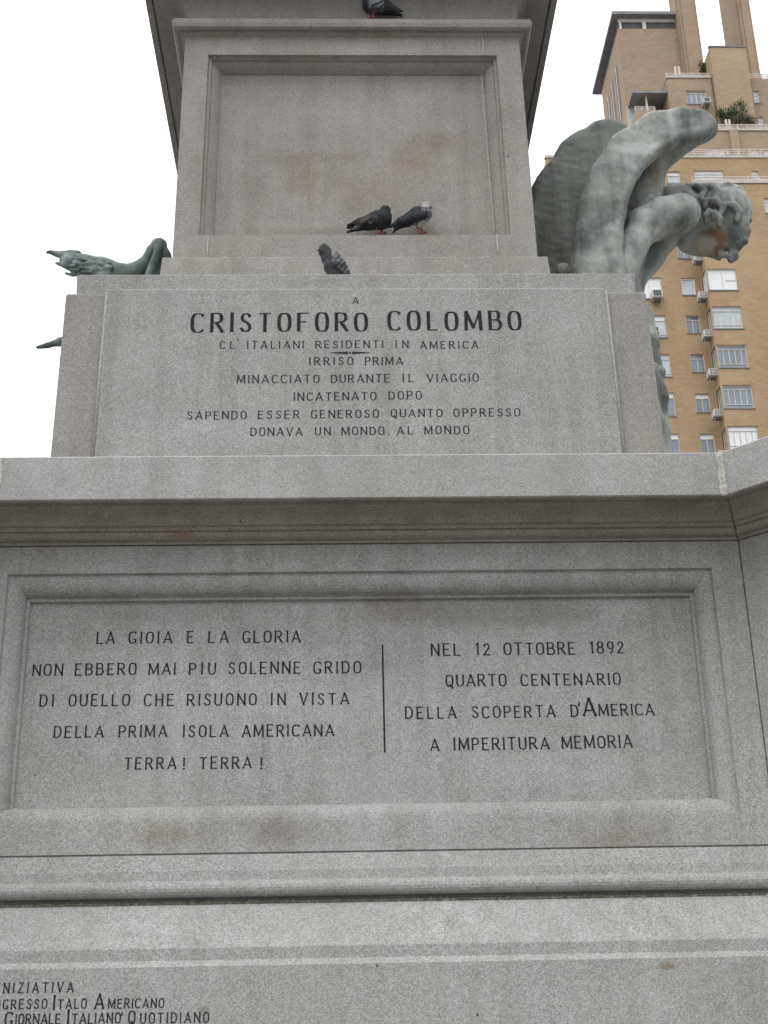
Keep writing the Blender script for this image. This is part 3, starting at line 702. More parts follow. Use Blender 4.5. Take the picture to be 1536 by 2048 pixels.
cut(1466, 470, HY-.20, 8); cut(1452, 500, HY-.155, 5, .012); cut(1396, 452, HY-.24, 12); 
# ear
S.chain([(1412, 444, HY-.21, 5.5), (1411, 431, HY-.235, 5.5), (1418, 422, HY-.245, 6), (1426, 427, HY-.235, 5), (1425, 440, HY-.215, 4.5)], .01, .004)
cut(1417, 438, HY-.26, 5, .008)
# hair: curled locks hanging from the nape over the crown
S.chain([(1330, 380, HY, 8), (1346, 386, HY-.02, 13), (1400, 388, HY-.02, 15), (1440, 388, HY-.02, 15)], .03)
HS = HY-.02
for lk in ([(1338, 372, -.05, 5), (1358, 374, -.09, 7.5), (1376, 381, -.11, 8.5), (1388, 393, -.12, 5)],
           [(1374, 371, -.06, 6), (1393, 373, -.10, 8.5), (1407, 382, -.13, 8.5), (1403, 394, -.15, 5.5)],
           [(1404, 371, -.06, 7), (1424, 374, -.11, 9.5), (1437, 386, -.15, 9), (1430, 399, -.18, 6)],
           [(1438, 371, -.05, 7), (1457, 374, -.10, 9.5), (1468, 387, -.14, 9), (1463, 402, -.18, 6)],
           [(1466, 372, -.02, 5), (1480, 379, -.06, 7), (1488, 395, -.09, 7), (1486, 412, -.12, 5)],
           [(1412, 402, -.185, 7), (1432, 402, -.20, 8), (1446, 413, -.21, 8), (1442, 427, -.215, 5)],
           [(1450, 408, -.185, 6), (1468, 411, -.18, 8), (1479, 426, -.165, 8), (1473, 441, -.17, 5)],
           [(1398, 398, -.15, 6), (1411, 405, -.18, 7), (1409, 415, -.20, 5)], [(1430, 424, -.215, 6), (1439, 437, -.22, 7), (1438, 452, -.215, 4.5)],
           [(1486, 418, -.10, 5), (1495, 432, -.08, 6), (1493, 447, -.10, 5)], [(1352, 386, -.10, 6), (1366, 395, -.12, 6), (1372, 404, -.10, 4)]):
    S.chain([(x, y, HS+d, r) for x, y, d, r in lk], .010, .008)
for x, y, d, r in ((1391, 384, -.17, 5), (1417, 391, -.22, 6), (1447, 396, -.24, 6), (1476, 401, -.19, 5), (1457, 424, -.26, 5), (1426, 413, -.25, 4.5), (1400, 408, -.22, 5), (1369, 389, -.16, 5), (1486, 428, -.15, 4)):
    cut(x, y, HS+d, r, .012)
for x, y, r_ in ((1497, 462, 6), (1489, 482, 8), (1500, 440, 5)): S.ball(x, y, HY-.06, r_, .016)
for a_, b_ in (((1348, 385, 8.50, 7), (1384, 399, 8.47, 8)), ((1384, 399, 8.47, 8), (1407, 424, 8.47, 8)), ((1407, 424, 8.47, 8), (1407, 452, 8.47, 7))):
    S.carve([a_, b_], .012)
S.rough(.0014, 60, 12, 3)
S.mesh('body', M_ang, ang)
# near wing
lo = (float(P(1130, 540, 8.3)[0])-.05, 7.98, zst-.45); hi = (float(P(1440, 250, 8.3)[0])+.08, 8.95, float(P(1360, 205, 8.35)[2])+.06)
S = SDF(lo, hi, .0095)
S.chain([(1200, 640, 8.36, 52), (1196, 545, 8.33, 53), (1196, 480, 8.31, 49), (1202, 425, 8.30, 47), (1222, 362, 8.29, 45), (1261, 302, 8.28, 44), (1315, 264, 8.27, 42), (1368, 254, 8.28, 39), (1398, 255, 8.30, 34), (1413, 257, 8.32, 22)], 0, .04)
S.chain([(1404, 266, 8.42, 20), (1372, 270, 8.42, 32), (1338, 288, 8.44, 36), (1302, 322, 8.50, 35), (1290, 375, 8.58, 36), (1282, 430, 8.62, 36), (1262, 510, 8.62, 30)], .025, .03)
S.f = -smin(-S.f, -(8.205-S.ax[1][None, :, None])+0*S.f, .035)      # flat face of the blade
S.chain([(1228, 560, 8.22, 10), (1228, 470, 8.215, 9), (1240, 405, 8.22, 9), (1268, 348, 8.22, 9), (1306, 302, 8.225, 8), (1360, 272, 8.235, 7)], .02, .02)
S.chain([(1300, 395, 8.36, 8), (1282, 420, 8.40, 9), (1268, 440, 8.42, 7)], .02)
WC = [(1266, 600, 8.10, 23), (1263, 520, 8.10, 20), (1266, 455, 8.10, 24), (1292, 385, 8.08, 33), (1324, 328, 8.08, 31), (1362, 291, 8.10, 21), (1402, 276, 8.13, 11)]
S.chain([(1214, 470, 8.24, 14), (1220, 500, 8.23, 13)], .03)
S.chain([(1126, 541, 8.40, 15), (1146, 548, 8.38, 15)], .015); S.chain([(1136, 545, 8.34, 6), (1170, 500, 8.30, 12)], .03)
S.carve(WC, .008)
for a_, b_ in (((1284, 262, 8.07, 3), (1338, 231, 8.10, 3)), ((1338, 231, 8.10, 3), (1398, 224, 8.14, 2)), ((1217, 520, 8.07, 2.5), (1214, 440, 8.06, 2.5))):
    S.carve([(*a_[:3], 5), (*b_[:3], 4)], .012)
S.rough(.0022, 11, 10, 4); S.rough(.0016, 75, 12, 5)
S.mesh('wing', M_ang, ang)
# far wing: a broad plate
lo = (float(P(1040, 420, 9.2)[0]), 9.0, ZCOR-.01); hi = (float(P(1300, 300, 9.4)[0]), 9.62, float(P(1215, 228, 9.4)[2])+.08)
S = SDF(lo, hi, .014)
S.chain([(1216, 301, 9.3, 63), (1186, 338, 9.3, 80), (1168, 408, 9.3, 106), (1160, 470, 9.3, 112), (1155, 560, 9.3, 108), (1165, 700, 9.3, 100), (1185, 960, 9.3, 100)], 0, .05)
S.f = -smin(-S.f, -(np.abs(S.ax[1][None, :, None]-9.3)-.15)+0*S.f, .05)
S.rough(.004, 8, 10, 8); S.rough(.002, 60, 10, 9)
S.mesh('wing', M_angd, ang)

# eagle
eag = thing('eagle_statue', 'green bronze eagle stretching its feathered neck past the left edge of the slab', 'statue', tuple(map(float, (P(230, 600, 8.6)[0], 8.6, ZCOR))))
lo = (float(P(62, 690, 8.55)[0])-.05, 8.1, ZCOR-.01); hi = (float(P(345, 500, 8.6)[0])+.30, 9.25, float(P(320, 465, 8.6)[2])+.05)
S = SDF(lo, hi, .007)
EY = 8.55
S.chain([(140, 524, EY, 17), (168, 533, EY, 23), (205, 541, EY, 26), (238, 552, EY, 25), (266, 549, EY, 22), (289, 527, EY, 12.5), (305, 503, EY, 12.5), (318, 491, EY+.02, 14.5), (325, 514, EY+.02, 17), (318, 575, EY+.1, 30)], 0, .02)
S.chain([(205, 552, EY, 30), (222, 620, EY+.02, 58), (232, 720, EY+.08, 82), (250, 930, EY+.12, 118)], .05, .08)
S.chain([(318, 496, EY-.05, 9), (308, 525, EY-.08, 8), (296, 556, EY-.10, 9)], .012)
S.chain([(133, 514, EY, 10), (114, 508, EY, 6.5), (100, 504.5, EY, 3.8), (94, 504, EY, 2.6)], .008, .006)   # upper beak
S.chain([(158, 526, EY, 18), (128, 521, EY, 9.5)], .01); S.chain([(95, 504, EY, 2.2), (94, 508, EY, 1.6)], .004)
S.chain([(117, 504.5, EY+.03, 2.5), (138, 506, EY+.03, 4.5), (156, 509, EY, 8)], .006)
S.chain([(150, 538, EY, 9), (131, 531, EY-.02, 6), (112, 526, EY-.02, 2.4)], .008, .006)                 # lower beak
S.chain([(142, 541, EY, 4), (149, 547, EY, 6)], .008)
er = random.Random(11)
for i in range(70):
    x = er.uniform(142, 222); top = 506+(x-142)*.24; y = er.uniform(top, 552); Yq = EY-.105*math.sqrt(max(.05, 1-((y-536)/28)**2))+er.uniform(-.01, .01)
    l_ = er.uniform(9, 16)
    S.chain([(x, y, Yq, er.uniform(3.5, 6)), (x-l_, y-er.uniform(-1, 5), Yq-.012, 2.2)], .004)
S.chain([(74.5, 695, EY, 2.6), (96, 690.5, EY, 6), (120, 684, EY, 9), (170, 676, EY, 14), (230, 670, EY, 20)], .02, .01)   # wing tip low on the left
for a_, b_ in (((313, 502, EY-.13, 2.5), (302, 526, EY-.15, 3.5)), ((302, 526, EY-.15, 3.5), (288, 556, EY-.16, 3)), ((316, 512, EY-.13, 2), (304, 556, EY-.17, 2.5)), ((325, 505, EY-.10, 2), (318, 540, EY-.14, 2.5))):
    S.carve([a_, b_], .008)
S.rough(.0025, 45, 12, 2)
S.mesh('body', M_eag, eag)

# ------------------------------------------------------------------ pigeons
def attr_mat(name):
    m, t, b = new_mat(name); q = NT(t)
    a = q.n('ShaderNodeAttribute'); a.attribute_name = 'plumage'; a.attribute_type = 'GEOMETRY'
    vo = q.n('ShaderNodeTexVoronoi'); q.link(q.pos, vo.inputs['Vector']); vo.inputs['Scale'].default_value = 75
    c = q.mix(q.ramp(vo.outputs['Distance'], .2, .7, 0, .35), a.outputs['Color'], (.02, .02, .022), 'MIX')
    q.link(c, b.inputs['Base Color']); b.inputs['Roughness'].default_value = .7; b.inputs['Specular IOR Level'].default_value = .2
    q.bump(q.math('ADD', vo.outputs['Distance'], q.noise(140, 3)), .5, .003, b); return m
M_feather = attr_mat('plumage'); M_pink = simple('pink_skin', (.30, .06, .065), .6, var=.2, scale=90)
M_beak = simple('dark_horn', (.03, .028, .03), .5); M_eye = simple('eye', (.25, .06, .02), .2)
def pigeon(label, chains, beak, eyes, legs, Y, colour, ground, h=.0026, flat=(), zcut=None):
    """chains: body parts in photo px at depth Y+dy; colour(px,py,front)->rgb"""
    allp = [(p[0], p[1], Y+p[2], p[3]) for c in chains for p in c]
    lo, hi = bounds(allp, .10); base = tuple(map(float, ground))
    o = thing('pigeon', label, 'pigeon', base, 'pigeons perched on the monument')
    S = SDF(lo, hi, h)
    for i, c in enumerate(chains): S.chain([(p[0], p[1], Y+p[2], p[3]) for p in c], 0 if i == 0 else (.022 if max(p[3] for p in c) > 7 else .006), .015)
    S.rough(.0012, 150, 10, int(Y*100))
    ob = S.mesh('body', M_feather, o)
    me = ob.data; ca = me.attributes.new('plumage', 'FLOAT_COLOR', 'POINT')
    V = np.array([v_.co for v_ in me.vertices]) + 0
    mw = np.array(base)
    Wp = V                                    # mesh coordinates are world coordinates (parent inverse is set)
    d = Wp-CAM; z_ = d@_f; px = W/2+F*(d@_r)/z_; py = H/2-F*(d@_u)/z_
    def patch(a, b2): return .5+.5*math.sin(a*1.9+2.1*math.sin(b2*.8))*math.sin(b2*1.6+1.7*math.sin(a*.9))
    colr = np.array([(*[.8*c_ for c_ in colour(a+1.2*math.sin(b2*1.3), b2+1.2*math.sin(a*1.1), patch(a, b2))], 1) for a, b2 in zip(px, py)], np.float32)
    ca.data.foreach_set('color', colr.ravel())
    s_ = dep(P(*allp[0][:3]))/F
    if beak: MB().tube([P(x, y, Y+dy) for x, y, dy, r_ in beak], [r_*s_ for *_, r_ in beak], 8).build('beak', M_beak, o, True)
    for x, y, dy in eyes:
        c = P(x, y, Y+dy); m = MB().tube([c-np.array([0, .0035, 0]), c-np.array([0, .0015, 0]), c, c+np.array([0, .002, 0])], [.0006, .0026, .0032, .0026], 8); m.build('eye', M_eye, o, True)
    for leg in legs:
        m = MB(); pts_ = [P(x, y, Y+dy) for x, y, dy in leg]; m.tube(pts_, [.006, .0045, .0042], 6)
        ft = pts_[-1]; dr = 1 if leg[-1][0] >= leg[0][0] else -1
        for a in (-.5, 0, .5): m.tube([ft, ft+np.array([dr*.015*math.cos(a), .015*math.sin(a)-.002, .001]), ft+np.array([dr*.027*math.cos(a), .027*math.sin(a)-.004, -.003])], [.0038, .0032, .0012], 6)
        m.tube([ft, ft+np.array([-dr*.016, 0, -.002])], [.0045, .0015], 6)
        m.build('leg', M_pink, o, True)
    return o
zsill = pz0+.002
Y1 = YS+.035
def c1(x, y, r):
    if x > 757 and y < 440: return (.022, .026, .028)
    if abs((x-733)*.5+(y-436)) < 4 and x < 741 and y < 447: return (.10, .075, .055)
    if 737 < x < 745 and 442 < y < 447: return (.22, .22, .22)
    if 744 < x < 762 and 432 < y < 446 and r > .75: return (.13, .14, .15)
    if x < 716 and 452 < y < 458: return (.10, .10, .10)
    if y > 452 and x > 735: return (.06, .058, .06)
    return (.028, .029, .031)
pigeon('dark slate pigeon on the panel sill, fluffed up with its head drawn in', [
    [(738, 447, 0, 13), (755, 441, 0, 19), (766, 441, 0, 17.5)], [(766, 436, 0, 15), (770, 424, 0, 11), (771, 420, -.005, 9.2)],
    [(742, 438, -.015, 10), (718, 443, -.01, 6), (695, 450, 0, 2)], [(736, 450, 0, 10), (714, 457, 0, 5), (696, 464, .01, 2.6)], [(735, 448, .03, 9), (714, 452, .03, 4), (696, 456, .02, 2)],
    [(757, 434, -.045, 6), (745, 441, -.055, 9), (726, 447, -.03, 3)]],
    [(778, 424, -.01, 2.6), (782, 429, -.012, 2), (783, 433, -.012, .8)], [(776, 419, -.027)], [[(752, 457, -.01), (756, 463, -.012), (757, 466.5, -.012)], [(760, 458, .03), (765, 464, .03), (766, 466, .03)]], Y1, c1, P(756, 466, Y1))
def c2(x, y, r):
    if x > 843 and y < 421:
        return (.55, .55, .52) if (y < 413 and x < 860 and r > .12) or r > .62 else (.08, .08, .085)
    if y > 436 and x > 818 and (x-818)*.30+(453-y) > 0 and y > 452-(x-818)*.40: return (.50, .50, .46) if r > .15 else (.2, .2, .2)
    if x > 856: return (.16, .165, .16)
    if r > .985: return (.3, .3, .3)
    return (.026, .029, .036)
pigeon('dark winged pigeon with a white crown and white belly, perched on the panel sill', [
    [(818, 440, 0, 12), (836, 432, 0, 18), (846, 429, 0, 17)], [(848, 426, 0, 14), (852, 416, 0, 9.5), (853, 411.5, -.004, 8)],
    [(828, 430, -.02, 12), (802, 443, -.015, 8), (779, 454, -.005, 2.4)], [(815, 445, 0, 9), (796, 455, .005, 4), (786, 465, .01, 1.8)],
    [(848, 430, -.05, 6), (828, 436, -.055, 10), (806, 444, -.035, 5)], [(840, 446, 0, 8), (836, 453, -.01, 4)]],
    [(860, 412, -.008, 2.2), (863.5, 415, -.01, 1.5), (865, 417, -.01, .7)], [(856, 411, -.025)], [[(834, 453, -.012), (837.5, 461, -.014), (839.5, 466.5, -.014)], [(838, 454, .03), (845, 462, .03), (847, 465.5, .03)]], Y1, c2, P(838, 466, Y1))
Y3 = YB+.13
def c3(x, y, r):
    if y < 510 and x < 662: return (.045, .052, .052) if y < 502 else (.028, .032, .032)
    if x < 663 or (x-663)*1.1 < (y-521): return (.085, .083, .095) if y > 512 else (.04, .042, .042)
    if 662 < x < 672 and 500 < y < 512 and r > .3: return (.30, .30, .31)
    s_ = math.sin((x+y*.9)*.55)
    return (.22, .22, .23) if s_ > .55 else (.06, .064, .07)
pigeon('grey chequered pigeon half hidden behind the slab edge, facing left', [
    [(663, 520, 0, 16), (668, 532, 0, 20), (676, 548, 0, 19)], [(656, 515, 0, 14), (650, 503, 0, 11.5), (647.5, 496, -.004, 8.8)],
    [(672, 514, -.03, 9), (682, 532, -.04, 11), (700, 553, -.02, 4)], [(678, 545, 0, 14), (703, 566, 0, 4)], [(660, 512, -.055, 5), (672, 528, -.065, 7), (690, 548, -.05, 4)]],
    [(641, 498, -.006, 2.6), (636.5, 500.5, -.008, 1.8), (634.5, 502, -.008, .7)], [(645, 496, -.028)], [[(668, 556, -.01), (669, 563, -.01), (668, 570, -.01)], [(676, 557, .03), (677, 564, .03), (676, 571, .03)]], Y3, c3, P(668, 570, Y3))
Y4 = yt-.045
def c4(x, y, r):
    if 744 < x < 772 and abs(y-(10-(x-747)*.42)) < 2.2: return (.035, .036, .045)
    if 760 < x < 776 and abs(y-(12-(x-765)*.9)) < 2.2: return (.03, .031, .035)
    if y > 26 and x > 755: return (.022, .022, .028)
    if x > 768: return (.06, .072, .07) if y < 21 else (.03, .032, .034)
    if x < 737: return (.05, .05, .07)
    if y < 15: return (.36, .40, .41)
    return (.14, .16, .165)
pigeon('pale grey pigeon with black wing bars on the string course at the top', [
    [(743, 8, 0, 18), (757, 9, 0, 19.5), (772, 14, 0, 13)], [(740, -2, 0, 14), (736, -14, 0, 10), (734, -22, 0, 9)], 
    [(768, 12, -.02, 12), (786, 18, -.01, 7), (806, 22.5, 0, 1.8)], [(770, 20, 0, 9), (790, 26, 0, 5), (803, 31, 0, 2.4)], [(750, 6, -.05, 9), (768, 9, -.055, 9), (788, 17, -.03, 4)]],
    [(726, -21, 0, 2.4), (720, -19, 0, .8)], [(731, -23, -.025)], [[(748, 24, -.01), (746, 29, -.012), (745, 35, -.012)], [(752, 25, .03), (749, 31, .03), (747, 35, .03)]], Y4, c4, P(746, 35, Y4))

# ------------------------------------------------------------------ apartment tower beyond
def brick(name, c1_, c2_, mort):
    m, t, b = new_mat(name); q = NT(t)
    sep = q.n('ShaderNodeSeparateXYZ'); q.link(q.pos, sep.inputs[0])
    cmb = q.n('ShaderNodeCombineXYZ'); q.link(q.math('ADD', sep.outputs[0], sep.outputs[1]), cmb.inputs[0]); q.link(sep.outputs[2], cmb.inputs[1])
    br = q.n('ShaderNodeTexBrick'); q.link(cmb.outputs[0], br.inputs['Vector']); br.inputs['Scale'].default_value = 1.0
    br.inputs['Brick Width'].default_value = .42; br.inputs['Row Height'].default_value = .16; br.inputs['Mortar Size'].default_value = .012
    br.inputs['Color1'].default_value = (*c1_, 1); br.inputs['Color2'].default_value = (*c2_, 1); br.inputs['Mortar'].default_value = (*mort, 1); br.inputs['Bias'].default_value = -.1
    st = q.noise(1, 5, .65, q.scale(q.pos, 1.2, 1.2, 4.5))
    c = q.mix(q.ramp(st, .35, .7, 0, .55), br.outputs[0], [x*.78 for x in c1_])
    c = q.mix(q.ramp(q.noise(.25, 4), .45, .7, 0, .35), c, [min(1, x*1.25) for x in c2_])
    q.link(c, b.inputs['Base Color']); b.inputs['Roughness'].default_value = .9; b.inputs['Specular IOR Level'].default_value = .2; return m
M_brick = brick('orange_brick', (.36, .245, .142), (.425, .302, .19), (.40, .315, .225))
M_brickp = brick('pink_brick', (.325, .238, .165), (.385, .29, .21), (.37, .29, .225))
M_brickt = brick('tan_brick', (.37, .27, .178), (.43, .32, .22), (.41, .32, .245))
M_concrete = simple('pale_coping', (.48, .45, .40), .8, scale=2)
M_frame = simple('window_frame', (.55, .50, .42), .6, scale=3); M_framew = simple('white_frame', (.66, .62, .58), .6, scale=3)
M_rail = simple('cream_rail', (.62, .56, .50), .6, scale=2)
M_dark = simple('dark_soffit', (.12, .12, .125), .8, scale=1.5); M_grey = simple('grey_soffit', (.22, .22, .225), .8, scale=1.5)
M_acw = simple('ac_casing', (.55, .54, .50), .5, scale=6); M_acd = simple('ac_grille', (.08, .08, .085), .5, scale=30); M_acg = simple('ac_grey', (.20, .20, .195), .6, scale=6)
def glass(name, col, lo_):
    m, t, b = new_mat(name); q = NT(t); f_ = q.noise(.8, 3)
    q.link(q.mix(q.ramp(f_, .35, .65), col, lo_), b.inputs['Base Color']); b.inputs['Roughness'].default_value = .04; b.inputs['Specular IOR Level'].default_value = .8; return m
M_glass = glass('window_glass', (.19, .235, .28), (.13, .17, .21)); M_blind = simple('white_blind', (.74, .75, .76), .6, var=.05, scale=.8)
M_sheer = simple('sheer_curtain', (.48, .53, .57), .6, var=.12, scale=1.5)

bld = thing('apartment_building', 'tall orange brick apartment tower with corner windows and roof terraces, far behind the statue', 'building', (33, 97, 0))
YF, YBY = 95.0, 93.15
def X(px, py, Y): return float(P(px, py, Y)[0])
def Z(px, py, Y): return float(P(px, py, Y)[2])
def wall(name, x0, x1, z0, z1, Y, holes, mat, dpt=.18, back=None):
    """front sheet with real openings and reveals; holes: (x0,x1,z0,z1)"""
    xs = sorted({x0, x1, *[a for h_ in holes for a in h_[:2]]}); zs_ = sorted({z0, z1, *[a for h_ in holes for a in h_[2:]]})
    xs = [x for x in xs if x0 <= x <= x1]; zs_ = [z for z in zs_ if z0 <= z <= z1]
    m = MB()
    for a, b2 in zip(xs[:-1], xs[1:]):
        for c, d in zip(zs_[:-1], zs_[1:]):
            cx, cz = (a+b2)/2, (c+d)/2
            if any(h_[0] < cx < h_[1] and h_[2] < cz < h_[3] for h_ in holes): continue
            m.quad((a, Y, c), (b2, Y, c), (b2, Y, d), (a, Y, d))
    for a, b2, c, d in holes:
        D = Y+dpt
        m.quad((a, Y, c), (a, D, c), (a, D, d), (a, Y, d)); m.quad((b2, D, c), (b2, Y, c), (b2, Y, d), (b2, D, d))
        m.quad((a, Y, d), (b2, Y, d), (b2, D, d), (a, D, d)); m.quad((a, D, c), (b2, D, c), (b2, Y, c), (a, Y, c))
    if back:
        m.quad((x0, Y, z0), (x0, Y, z1), (x0, Y+back, z1), (x0, Y+back, z0)); m.quad((x1, Y, z1), (x1, Y, z0), (x1, Y+back, z0), (x1, Y+back, z1))
        m.quad((x0, Y, z1), (x1, Y, z1), (x1, Y+back, z1), (x0, Y+back, z1)); m.quad((x1, Y+back, z0), (x0, Y+back, z0), (x0, Y+back, z1), (x1, Y+back, z1))
    return m.build(name, mat, bld)
def window(r, Y, vbars=1, transom=.78, low=None, fill='glass', fmat=None, blind=0.0, fw=.07, half=False):
    a, b2, c, d = r; m = MB(); D = Y+.09; fm = fmat or M_frame
    m.box(a, a+fw, D, D+.08, c, d); m.box(b2-fw, b2, D, D+.08, c, d); m.box(a+fw, b2-fw, D, D+.08, c, c+fw); m.box(a+fw, b2-fw, D, D+.08, d-fw, d)
    tz = c+(d-c)*transom if transom else d-fw
    if transom: m.box(a+fw, b2-fw, D+.005, D+.075, tz-.03, tz+.03)
    lz = c+fw
    if low: lz = c+(d-c)*low; m.box(a+fw, b2-fw, D+.006, D+.074, lz-.025, lz+.025)
    for i in range(vbars):
        x = a+(b2-a)*(i+1)/(vbars+1); m.box(x-.035, x+.035, D+.01, D+.07, lz, tz)
    if half: x = a+(b2-a)*.58; m.box(x+.06, b2-fw, D+.003, D+.077, c+(d-c)*.47, c+(d-c)*.52)
    w_ = m.build('window', fm, bld)
    gm_ = {'glass': M_glass, 'blind': M_blind, 'sheer': M_sheer}[fill]
    mk('pane', [(a+.02, D+.05, c+.02), (b2-.02, D+.05, c+.02), (b2-.02, D+.05, d-.02), (a+.02, D+.05, d-.02)], [(0, 1, 2, 3)], gm_, w_)
    if blind > 0:
        mk('blind', [(a+.03, D+.045, d-(d-c)*blind), (b2-.03, D+.045, d-(d-c)*blind), (b2-.03, D+.045, d-.03), (a+.03, D+.045, d-.03)], [(0, 1, 2, 3)], M_blind, w_)
    s_ = MB().box(a-.04, b2+.04, Y-.07, Y-.003, c-.09, c-.003); s_.build('sill', M_grey, w_)
    return w_
def R(px0, px1, py0, py1, Y):
    cy = (py0+py1)/2; cx = (px0+px1)/2
    return (X(px0, cy, Y), X(px1, cy, Y), Z(cx, py1, Y), Z(cx, py0, Y))
# --- recessed facade
fx0 = X(1092, 318, YF); fx1 = X(1700, 600, YF); ftop = Z(1400, 367, YBY)
bx0 = (X(1410, 537, YBY)+X(1452, 851, YBY))/2; bx1 = X(1800, 600, YBY)
mid = [R(1358, 1383, 478, 516.5, YF), R(1362.5, 1389.5, 556, 590, YF), R(1372, 1401, 631, 666, YF), R(1382, 1410, 708, 744, YF), R(1392, 1420, 787, 824, YF), R(1402, 1430, 867.5, 906, YF), R(1412, 1441, 950, 990, YF)]
lef = [R(1262, 1315, 478, 518, YF), R(1268, 1322, 555, 597, YF), R(1281, 1333, 631, 675, YF), R(1290, 1342, 708, 753, YF), R(1300, 1352, 785, 832, YF), R(1309, 1359, 867, 915, YF), R(1318, 1369, 950, 1000, YF)]
for L_ in (mid, lef):                       # plumb: every storey shares its jambs
    a = sum(r[0] for r in L_[1:6])/5; b2 = sum(r[1] for r in L_[1:6])/5
    for i, r in enumerate(L_): L_[i] = (a, b2, r[2], r[3])
upr = [R(1334.5, 1361, 343, 366.5, YF+.01)]
uw = [R(1390, 1447, 341, 364, YF), R(1503.5, 1518, 342, 364, YF)]
holes = mid+lef+upr+uw
zlow = 0.0
ztop1 = Z(1400, 316, YF)
wall('facade_wall', fx0, fx1, zlow, ztop1, YF, holes, M_brick, back=14)
for i, r in enumerate(mid): window(r, YF, 1, .74 if i != 1 else None, None, 'glass' if i != 1 else 'sheer', blind=.24 if i in (4, 5) else 0) if i != 1 else window(r, YF, 0, None, None, 'sheer', M_framew, fw=.12)
for i, r in enumerate(lef): window(r, YF, 2 if i > 2 else 1, .78 if i > 1 else None, .14 if i > 1 else None, 'blind' if i == 1 else ('sheer' if i in (2, 3) else 'glass'), M_framew if i == 1 else None, blind=.22 if i in (2, 4, 5) else 0)
for r in upr: window(r, YF, 1, .68, None, 'sheer', blind=.3)
# --- projecting bay with corner windows
bay = [R(1412, 1470, 537.5, 580, YBY), R(1422, 1480, 612.5, 657, YBY), R(1433, 1492.5, 689.5, 735, YBY), R(1444, 1504.5, 769.5, 816, YBY), R(1454, 1515, 851.5, 899, YBY), R(1464, 1526, 935, 985, YBY), R(1402, 1459, 464, 505, YBY)]
wdt = sum(r[1]-r[0] for r in bay)/7
for i, r in enumerate(bay): bay[i] = (bx0+.10, bx0+.10+wdt, r[2], r[3])
bw_r = R(1529, 1560, 396, 426, YBY)
wall('bay_wall', bx0, bx1, zlow, ftop, YBY, [r for r in bay]+[bw_r], M_brick)
bt = MB()
bt.quad((bx0, YBY, ftop), (bx1, YBY, ftop), (bx1, YF, ftop), (bx0, YF, ftop))
sidew = []
zs_ = sorted([z for r in bay for z in (r[2], r[3])])
# left return, with the side lights of the corner windows left open
prev = zlow
for r in sorted(bay, key=lambda r: r[2]):
    bt.quad((bx0, YF, prev), (bx0, YBY, prev), (bx0, YBY, r[2]), (bx0, YF, r[2]))
    bt.quad((bx0, YF, r[2]), (bx0, YBY+1.25, r[2]), (bx0, YBY+1.25, r[3]), (bx0, YF, r[3]))
    prev = r[3]
bt.quad((bx0, YF, prev), (bx0, YBY, prev), (bx0, YBY, ftop), (bx0, YF, ftop))
bt.build('bay_return', M_brick, bld)
fills = ['blind', 'sheer', 'glass', 'glass', 'blind', 'glass', 'glass']
for i, r in enumerate(bay):
    w_ = window(r, YBY, 1 if i == 0 else 4, None if i == 0 else .80, None if i == 0 else .17, fills[i], M_framew if i == 0 else None, half=(i == 0), fw=.09, blind=0 if i != 3 else .0)
    m = MB(); D = bx0+.06
    for y0, y1 in ((YBY+.10, YBY+.20), (YBY+.68, YBY+.74), (YBY+1.15, YBY+1.25)): m.box(D, D+.08, y0, y1, r[2], r[3])
    m.box(D, D+.08, YBY+.2, YBY+1.15, r[2], r[2]+.08); m.box(D, D+.08, YBY+.2, YBY+1.15, r[3]-.08, r[3])
    m.box(bx0+.0, bx0+.095, YBY+.02, YBY+.1, r[2], r[3])
    sw = m.build('corner_window', M_frame if i else M_framew, bld)
    mk('pane', [(D+.05, YBY+1.24, r[2]+.01), (D+.05, YBY+.1, r[2]+.01), (D+.05, YBY+.1, r[3]-.01), (D+.05, YBY+1.24, r[3]-.01)], [(0, 1, 2, 3)], M_glass if i not in (0,) else M_sheer, sw)
window(bw_r, YBY, 1, .8, None, 'sheer', M_framew)
# coping
MB().box(bx0-.12, bx1, YBY-.10, YBY+.25, ftop-.001, ftop+.28).build('coping', M_concrete, bld)
MB().box(fx0-.1, bx1+2, YF-.08, YF+.3, ztop1, ztop1+.25).build('coping', M_concrete, bld)
# --- railings
def railing(pa, pb2, Y0, Y1_, h=1.1, rails=4, posts=6, name='railing'):
    A, B = P(*pa, Y0), P(*pb2, Y1_); m = MB()
    A[2] = (A[2]+B[2])/2 if Y0 == Y1_ else A[2]; B[2] = A[2]
    for i in range(rails):
        z = A[2]+h*(i+.35)/(rails-.4); m.tube([(A[0], A[1], z), (B[0], B[1], z)], .055, 5)
    for i in range(posts+1):
        p = A+(B-A)*i/posts; m.tube([(p[0], p[1], A[2]), (p[0], p[1], A[2]+h)], .05, 5)
    return m.build(name, M_rail, bld)
railing((1384, 366), (1700, 366), YBY+.1, YBY+.1, .62, 3, 14)
railing((1384, 366), (1387, 364), YBY+.1, YF, .62, 3, 1)
railing((1300, 313), (1700, 313), YF+.1, YF+.1, .75, 4, 18)
